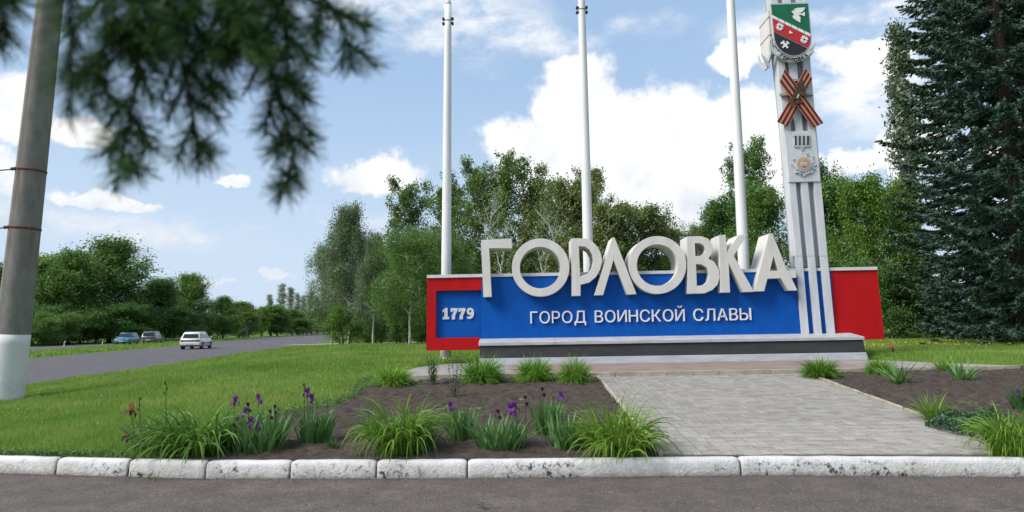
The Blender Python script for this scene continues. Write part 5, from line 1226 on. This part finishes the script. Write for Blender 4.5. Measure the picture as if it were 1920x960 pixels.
for i, px in enumerate(range(60, 480, 32)):
    Y = 40.0
    while P(px, 620, Y).x > float(interp(LANE2_F, Y, 1))-2.5 and Y < 200: Y += .5
    while P(px, 620, Y).x < float(interp(LANE2_F, Y, 1))-3.0 and Y > 30: Y -= .5
    tree('bushA' if i % 2 else 'bushB', ('leaf_dark', 'leaf_mid', 'leaf_acacia')[i % 3], 'bark', px, Y+1, 622-2.3*FPX/Y*(.7+.5*((i*37) % 10)/10), 'low bush along the far roadside, '+nth[i]+' from the left', 'low bushes along the far carriageway', 1.9)
for px, Y, t, lab in ((448, 150, 566, 'green tree left of the brownish tree down the road'), (508, 172, 574, 'green tree under the left end of the poplar row'), (548, 190, 580, 'green tree under the middle of the poplar row'), (585, 205, 584, 'green tree under the right end of the poplar row'), (622, 215, 586, 'green tree at the road bend beside the birches')):
    tree('broadA', 'leaf_mid' if px % 4 else 'leaf_acacia', 'bark', px, Y, t, lab, GF, 2.1)
# birches and bushes left of the sign
GB = 'birches left of the sign'
tree('weepA', 'leaf_birch', 'birchbark', 655, 44, 385, 'tall grey-green weeping birch at the road bend', GB, .85)
tree('weepB', 'leaf_birch', 'birchbark', 622, 50, 455, 'lower grey-green birch on the outer left side of the group', GB, .75)
tree('weepA', 'leaf_birch', 'birchbark', 700, 40, 450, 'birch right of the tall weeping birch, with pale bare branches', GB, .75)
tree('weepB', 'leaf_mid', 'birchbark', 768, 34, 428, 'bright green weeping birch with a thin white trunk next to the sign', GB, .95)
tree('weepB', 'leaf_mid', 'birchbark', 815, 37, 430, 'green weeping birch behind the first flagpole', GB, 1.0)
tree('midB', 'leaf_dark', 'bark', 744, 36, 520, 'short dark tree with a dark trunk between the birches', GB, .7)
tree('bushA', 'leaf_bush', 'bark', 645, 42, 572, 'bright green bush at the side lane entrance', 'bushes around the sign', 1.15, 'shrub'); tree('bushB', 'leaf_bush', 'bark', 690, 76, 570, 'green bush behind the birch trunks', 'bushes around the sign', 1.2, 'shrub')
tree('midB', 'leaf_dark', 'bark', 715, 60, 470, 'dark tree behind the birches', GB, 1.0); tree('bushB', 'leaf_bush', 'bark', 810, 52, 575, 'bush behind the red frame of the sign', 'bushes around the sign', 1.3, 'shrub'); tree('bushB', 'leaf_mid', 'bark', 745, 80, 575, 'bush along the side lane left of the sign', 'bushes around the sign', 1.5, 'shrub')
tree('midA', 'leaf_mid', 'bark', 860, 44, 500, 'dark green tree low between first flagpole and first letter', 'trees behind the sign', 1.2); tree('midA', 'leaf_brown', 'bark', 705, 58, 440, 'small yellowish crown poking between birches', GB, .35)
for px, Y, t, lab in ((705, 48, 578, 'dark shrub in the shade between birch trunks'), (750, 46, 570, 'dark shrub behind the thin white birch trunk'), (790, 44, 575, 'dark shrub left of the red frame'), (845, 48, 570, 'dark shrub hidden behind the red frame'), (680, 56, 585, 'dark shrub behind the bright green bush')):
    tree('bushB', 'leaf_dark', 'bark', px, Y, t, lab, 'shrubs behind the birches', 1.3, 'shrub')
# acacias in flower behind the sign
GA = 'acacias behind the sign'
for a in [('acaciaA', 'leaf_acacia', 765, 58, 338, 'airy acacia left of the first flagpole', .8), ('acaciaB', 'leaf_acacia', 842, 56, 325, 'airy acacia crown right behind the first flagpole', .8), ('acaciaA', 'leaf_acacia', 898, 52, 304, 'airy acacia above the first big letter', .75), ('acaciaA', 'leaf_acacia', 968, 50, 290, 'tallest acacia above the first round letter', .8),
          ('acaciaB', 'leaf_bloom', 1022, 50, 312, 'flowering acacia left of the middle flagpole', .9), ('acaciaC', 'leaf_bloom', 1075, 47, 335, 'flowering acacia directly behind the middle flagpole', .85), ('acaciaA', 'leaf_bloom', 1118, 52, 312, 'acacia showing right of the middle flagpole', .7), ('acaciaC', 'leaf_bloom', 1150, 45, 380, 'flowering acacia sloping down right of the middle flagpole', .95), ('acaciaC', 'leaf_bloom', 1215, 47, 385, 'low flowering acacia above the second round letter', .9), ('acaciaC', 'leaf_bloom', 1268, 50, 425, 'lowest flowering acacia above the seventh letter', .9)]:
    tree(a[0], a[1], 'bark', a[2], a[3], a[4], a[5], GA, a[6])
tree('sparse', 'leaf_bloom', 'birchbark', 945, 42, 345, 'thin nearly bare white birch behind the first big letter', 'bare white birches', 1.0); tree('sparse', 'leaf_bloom', 'birchbark', 1017, 42, 370, 'thin bare white birch seen through the first round letter', 'bare white birches', 1.0)
for px, t, lab in ((880, 455, 'dense dark tree mass behind the first big letter'), (950, 450, 'dense dark tree behind the gap of the first letters'), (1030, 445, 'dense dark tree behind the first round letter'), (1110, 440, 'dense tree low behind the middle flagpole'), (1190, 455, 'dense tree seen through the second round letter'), (1275, 470, 'dense low tree behind the seventh letter')):
    tree('midB', 'leaf_dark', 'bark', px, 62, t, lab, 'dense trees behind the acacias', 1.2)
# right of the sign
GR = 'trees right of the stele'
tree('acaciaA', 'leaf_mid', 'bark', 1425, 46, 262, 'tall loose tree between the last flagpole and the stele', GR, .65); tree('midA', 'leaf_mid', 'bark', 1365, 50, 372, 'green tree left of the last flagpole above the letters', GR, .75); tree('midA', 'leaf_mid', 'bark', 1430, 43, 345, 'dense green tree between letters and stele', GR, .8); tree('acaciaC', 'leaf_bloom', 'bark', 1320, 52, 420, 'small pale tree left of the green tree above the eighth letter', GR, .6)
tree('midA', 'leaf_mid', 'bark', 1575, 40, 335, 'leafy tree directly right of the stele', GR, .9); tree('midA', 'leaf_bush', 'bark', 1640, 36, 330, 'leafy light green tree above the red wall end', GR, .75); tree('midB', 'leaf_mid', 'bark', 1690, 38, 345, 'leafy tree between the red wall and the spruce', GR, .8); tree('midA', 'leaf_dark', 'bark', 1530, 50, 300, 'dark tree behind the stele', GR, .7)
for px, Y, t, lab in ((1600, 33, 480, 'dark shrub behind the red wall'), (1680, 31, 500, 'dark shrub right of the red wall'), (1755, 32, 520, 'dark shrub under the spruce'), (1850, 34, 530, 'dark shrub between the spruces at the lawn edge'), (1920, 36, 500, 'dark shrub at the right edge behind the spruces')):
    tree('bushB', 'leaf_dark', 'bark', px, Y, t, lab, 'shrubs right of the sign', .95)
tree('poplar', 'leaf_grey', 'greybark', 1722, 46, 50, 'tall thin poplar rising between stele and spruce', GR, .75)
PT['dead'] = (*gen_tree(21, 10, 1.9, umb_p, .45, 12, 5, 1, .1, .06, (.9, 1.3), wob=.4, r0=.12), 10)
tree('dead', 'leaf_brown', 'greybark', 1600, 44, 290, 'bare dead tree poking above the foliage right of the stele', 'dead trees', .9); tree('dead', 'leaf_brown', 'greybark', 1690, 46, 215, 'thin bare dead stem beside the poplar', 'dead trees', .5)

# ------------------------------------------------------------------ spruces
M['needle_dark'] = leafmat('needle_dark', (.06, .108, .055), var=.4, hue=.01, trans=.12)
M['needle_blue'] = leafmat('needle_blue', (.075, .135, .10), var=.45, hue=.01, trans=.12)
M['needle_dark_tip'] = leafmat('needle_dark_tip', (.17, .26, .15), var=.35, hue=.01, trans=.15)
M['needle_blue_tip'] = leafmat('needle_blue_tip', (.30, .46, .38), var=.4, hue=.01, trans=.15)
def spruce(seed, H, Rr, whorls, per):
    rnd = random.Random(seed); g = np.random.default_rng(seed); mb = MB(); tw = []
    mb.tube([(0, 0, -.3), (0, 0, H*.5), (0, 0, H)], [.26, .16, .02], 9)
    for w in range(whorls):
        t = (w+.3)/whorls; z = .35+(H-.5)*t; L = Rr*(1-t)**.6*rnd.uniform(.88, 1.1)+.2
        for k in range(per):
            a = 2*math.pi*(k+rnd.uniform(-.3, .3))/per+w*.9; l = L*rnd.uniform(.72, 1.12); zz = z+rnd.uniform(-.25, .25)
            d = Vector((math.cos(a), math.sin(a), 0)); s = Vector((-math.sin(a), math.cos(a), 0)); pts = []
            for i in range(6):
                u = i/5; pts.append(d*l*u+Vector((0, 0, zz-.55*l*.30*math.sin(u*2.4)-(.12*l*u)+.12*l*u**3)))
            mb.tube(pts, [.035, .03, .024, .018, .012, .006], 4, False)
            n = int(l*(7 if t < .6 else 3.5))+3
            for i in range(n):
                u = .25+.75*(i+rnd.random())/n; f = min(u*5, 4.99); q = pts[int(f)].lerp(pts[int(f)+1], f-int(f))
                for sg in (-1, 1):
                    ln = (.20+.55*(1-u)*min(1, l/2.5))*rnd.uniform(.7, 1.25)
                    dd = (d*rnd.uniform(.45, .8)+s*sg*rnd.uniform(.5, .9)+Vector((0, 0, rnd.uniform(-.45, .05)))).normalized()
                    m = max(1, int(ln/.20))
                    for j in range(m): tw.append((tuple(q+dd*(ln*j/m)), tuple(dd), ln/m*1.25, j == m-1 and u > .45))
                tw.append((tuple(q), tuple((d+Vector((0, 0, rnd.uniform(-.25, .2)))).normalized()), .22, False))
            tw.append((tuple(pts[-1]), tuple((d+Vector((0, 0, .1))).normalized()), .30, True))
    p = np.array([a[0] for a in tw]); d = np.array([a[1] for a in tw]); l = np.array([a[2] for a in tw]); tipf = np.array([a[3] for a in tw]); n = len(p)
    # each shoot: a brush of narrow needle triangles
    K = 11; V = []
    r1 = g.normal(0, 1, (n, 3)); u = np.cross(d, r1); u /= np.linalg.norm(u, axis=1)[:, None]; v = np.cross(d, u)
    for k in range(K):
        t = (k+.5)/K; a = g.uniform(0, 6.28, n); rad = u*np.cos(a)[:, None]+v*np.sin(a)[:, None]; o = p+d*(l*t)[:, None]
        nd = d*.75+rad*.8; nl = (g.uniform(.07, .11, n)*np.where(tipf, 1.25, 1))[:, None]; wd = np.cross(nd, rad*.3+r1*.2); wd /= np.linalg.norm(wd, axis=1)[:, None]+1e-9
        ww = np.where(tipf, .034, .017)[:, None]; V.append(np.stack([o-wd*ww, o+wd*ww, o+nd*nl], 1))
    # the shoot's own core so that a brush is one island is not needed; keep needles by shoot
    V = np.stack(V, 1).reshape(n, K*3, 3)
    # stitch needles of a shoot into one island: fan over shared root vertex
    root = p[:, None, :]
    V = np.concatenate([root, V], 1); b = (np.arange(n)*(K*3+1))[:, None, None]
    F1 = np.array([(1+3*k, 2+3*k, 3+3*k) for k in range(K)]); F2 = np.array([(0, 1+3*k, 2+3*k) for k in range(K)])
    F = (np.concatenate([F1, F2])[None]+b).reshape(-1, 3)
    me = mesh_np('crown', V.reshape(-1, 3), F); me.polygons.foreach_set('material_index', np.repeat(tipf.astype(np.int32), 2*K)); return mesh_py('trunk', mb.V, mb.F), me
sp_t, sp_c = spruce(31, 25, 3.7, 36, 10)
def put_spruce(px, Y, sc_, rz, mat, label):
    x = P(px, 620, Y).x; o = thing('spruce_tree', label, 'spruce', (x, Y, tz(x, Y)-.05), rz, 'spruces right of the sign'); m2 = sp_c.copy(); m2.materials.clear(); m2.materials.append(M[mat]); m2.materials.append(M[mat+'_tip'])
    c = obj('crown', m2, None, o); t_ = obj('trunk', sp_t, 'bark', o, True)
    c.scale = t_.scale = sc_
put_spruce(1925, 22.5, (.86, .86, .95), .4, 'needle_blue', 'big blue-green spruce filling the right edge of the view'); put_spruce(1862, 28.5, (1.02, 1.02, 1.0), 1.7, 'needle_dark', 'darker spruce with long level branches behind the blue spruce'); put_spruce(2060, 26, (1, 1, 1.1), 2.5, 'needle_blue', 'blue spruce mostly outside the right edge')

# ------------------------------------------------------------------ near spruce whose branch hangs into view
M['near_needle'] = leafmat('near_needle', (.034, .085, .028), var=.5, hue=.015, trans=.25, rough=.5, tip=((.12, .25, .07), .6))
near = thing('spruce_tree', 'spruce beside the photographer whose blurred dark branch hangs into the top left', 'spruce', (-2.6, -1.6, 0))
def near_branch():
    rnd = random.Random(77); nl = Vector(near.location); mb = MB(); V = []; F = []
    mb.tube([Vector((0, 0, -.1)), Vector((0, 0, 4)), Vector((0, 0, 9))], [.22, .16, .05], 12); mb.build('trunk', 'bark', near, True)
    br = MB(); D = .78
    def W(px, py, dep=D): return P(px, py, dep*1.25)-nl
    def spray(pts, dens=1.0, nlen=.034):
        for a, b in zip(pts, pts[1:]):
            d = b-a; L = d.length; d.normalize(); u = d.orthogonal().normalized(); w = d.cross(u); n = int(L*2300*dens)
            for i in range(n):
                o = a+(b-a)*(i+rnd.random())/n; an = rnd.uniform(0, 6.28); rad = u*math.cos(an)+w*math.sin(an); e = o+(d*rnd.uniform(.35, .9)+rad*rnd.uniform(.8, 1.1)).normalized()*nlen*rnd.uniform(.7, 1.2)
                s = d.cross(e-o).normalized()*.0008; k = len(V); V.extend([o-s, o+s, e+s*.5, e-s*.5]); F.append((k, k+1, k+2, k+3))
        br.tube(pts, [.0020]*(len(pts)-1)+[.0010], 5, False)
    main = [Vector((0, 0, 2.9)), W(-900, -900, .2), W(-150, -190, .62), W(180, -70, .76), W(420, -25), W(560, -10, .80), W(650, 30, .82)]
    br.tube(main, [.05, .025, .012, .008, .006, .004, .002], 8, False); spray(main[3:], 1.0)
    tips = []
    def twig(px0, py0, px1, py1, dep0=D, dep1=D, bow=0, subs=0, sublen=70):
        n = 5; pts = []
        for i in range(n+1):
            t = i/n; pts.append(W(px0+(px1-px0)*t+bow*math.sin(t*math.pi), py0+(py1-py0)*t, dep0+(dep1-dep0)*t))
        spray(pts, 1.0)
        for k in range(subs):
            t = .12+.8*(k+rnd.random()*.6)/subs; x = px0+(px1-px0)*t+bow*math.sin(t*math.pi); y = py0+(py1-py0)*t; sg = -1 if k % 2 else 1
            l = sublen*(1.1-t*.6)*rnd.uniform(.75, 1.2); ang = math.atan2(py1-py0, px1-px0)+sg*rnd.uniform(.5, .9)
            dd = dep0+(dep1-dep0)*t; x2 = x+l*math.cos(ang); y2 = y+l*math.sin(ang)+l*.15
            spray([W(x, y, dd), W((x+x2)/2, (y+y2)/2-4, dd+.01*sg), W(x2, y2, dd+.03*rnd.uniform(-1, 1))], 1.0)
    # hanging shoots, as the photograph arranges them
    twig(250, -60, 215, 350, .74, .76, 22, 8, 85); twig(300, -40, 372, 318, .78, .80, 12, 8, 85); twig(455, -30, 562, 350, .80, .82, 10, 9, 85); twig(500, -20, 520, 190, .8, .8, 30, 4, 85)
    twig(575, -40, 662, 130, .80, .82, 20, 4, 80); twig(190, -60, 165, 200, .74, .72, 20, 4, 85); twig(360, -40, 405, 190, .8, .84, -10, 4, 90); twig(410, -60, 470, 110, .76, .78, 0, 4, 85)
    twig(125, -90, 128, 205, .52, .50, 6, 0, 50); twig(-45, -80, 15, 75, .70, .70, 10, 3, 60); twig(200, -80, 290, 110, .7, .72, 0, 4, 85)
    for k in range(3): x = rnd.uniform(300, 560); twig(x, -90, x+rnd.uniform(-60, 60), rnd.uniform(20, 120), .72+rnd.random()*.2, .72+rnd.random()*.2, rnd.uniform(-20, 20), 5, 90)
    br.build('branch', 'bark', near, True)
    obj('needles', mesh_np('needles', np.array([tuple(v) for v in V]), np.array(F)), 'near_needle', near)
    # the tree's other limbs, out of the picture
    b2 = MB(); V2 = []; F2 = []
    for k in range(16):
        a = 2.4*k; z = 2.2+k*.42; l = 2.2*(1-k/19); d = Vector((math.cos(a), math.sin(a), -.22)); 
        if d.y > .3 and d.x > -.5: continue
        b2.tube([Vector((0, 0, z)), Vector((0, 0, z))+d*l*.5, Vector((0, 0, z))+d*l+Vector((0, 0, .1))], [.03, .018, .005], 5, False)
        for i in range(260):
            q = Vector((0, 0, z))+d*l*rnd.uniform(.2, 1)+Vector((rnd.gauss(0, .12), rnd.gauss(0, .12), rnd.gauss(-.06, .06))); e = Vector((rnd.gauss(0, 1), rnd.gauss(0, 1), rnd.gauss(0, .4))).normalized(); s = e.orthogonal().normalized()*.02; kx_ = len(V2); V2.extend([q-s, q+s, q+e*.12]); F2.append((kx_, kx_+1, kx_+2))
    b2.build('limbs', 'bark', near); obj('outer_needles', mesh_np('outer_needles', np.array([tuple(v) for v in V2]), np.array(F2)), 'near_needle', near)
near_branch()
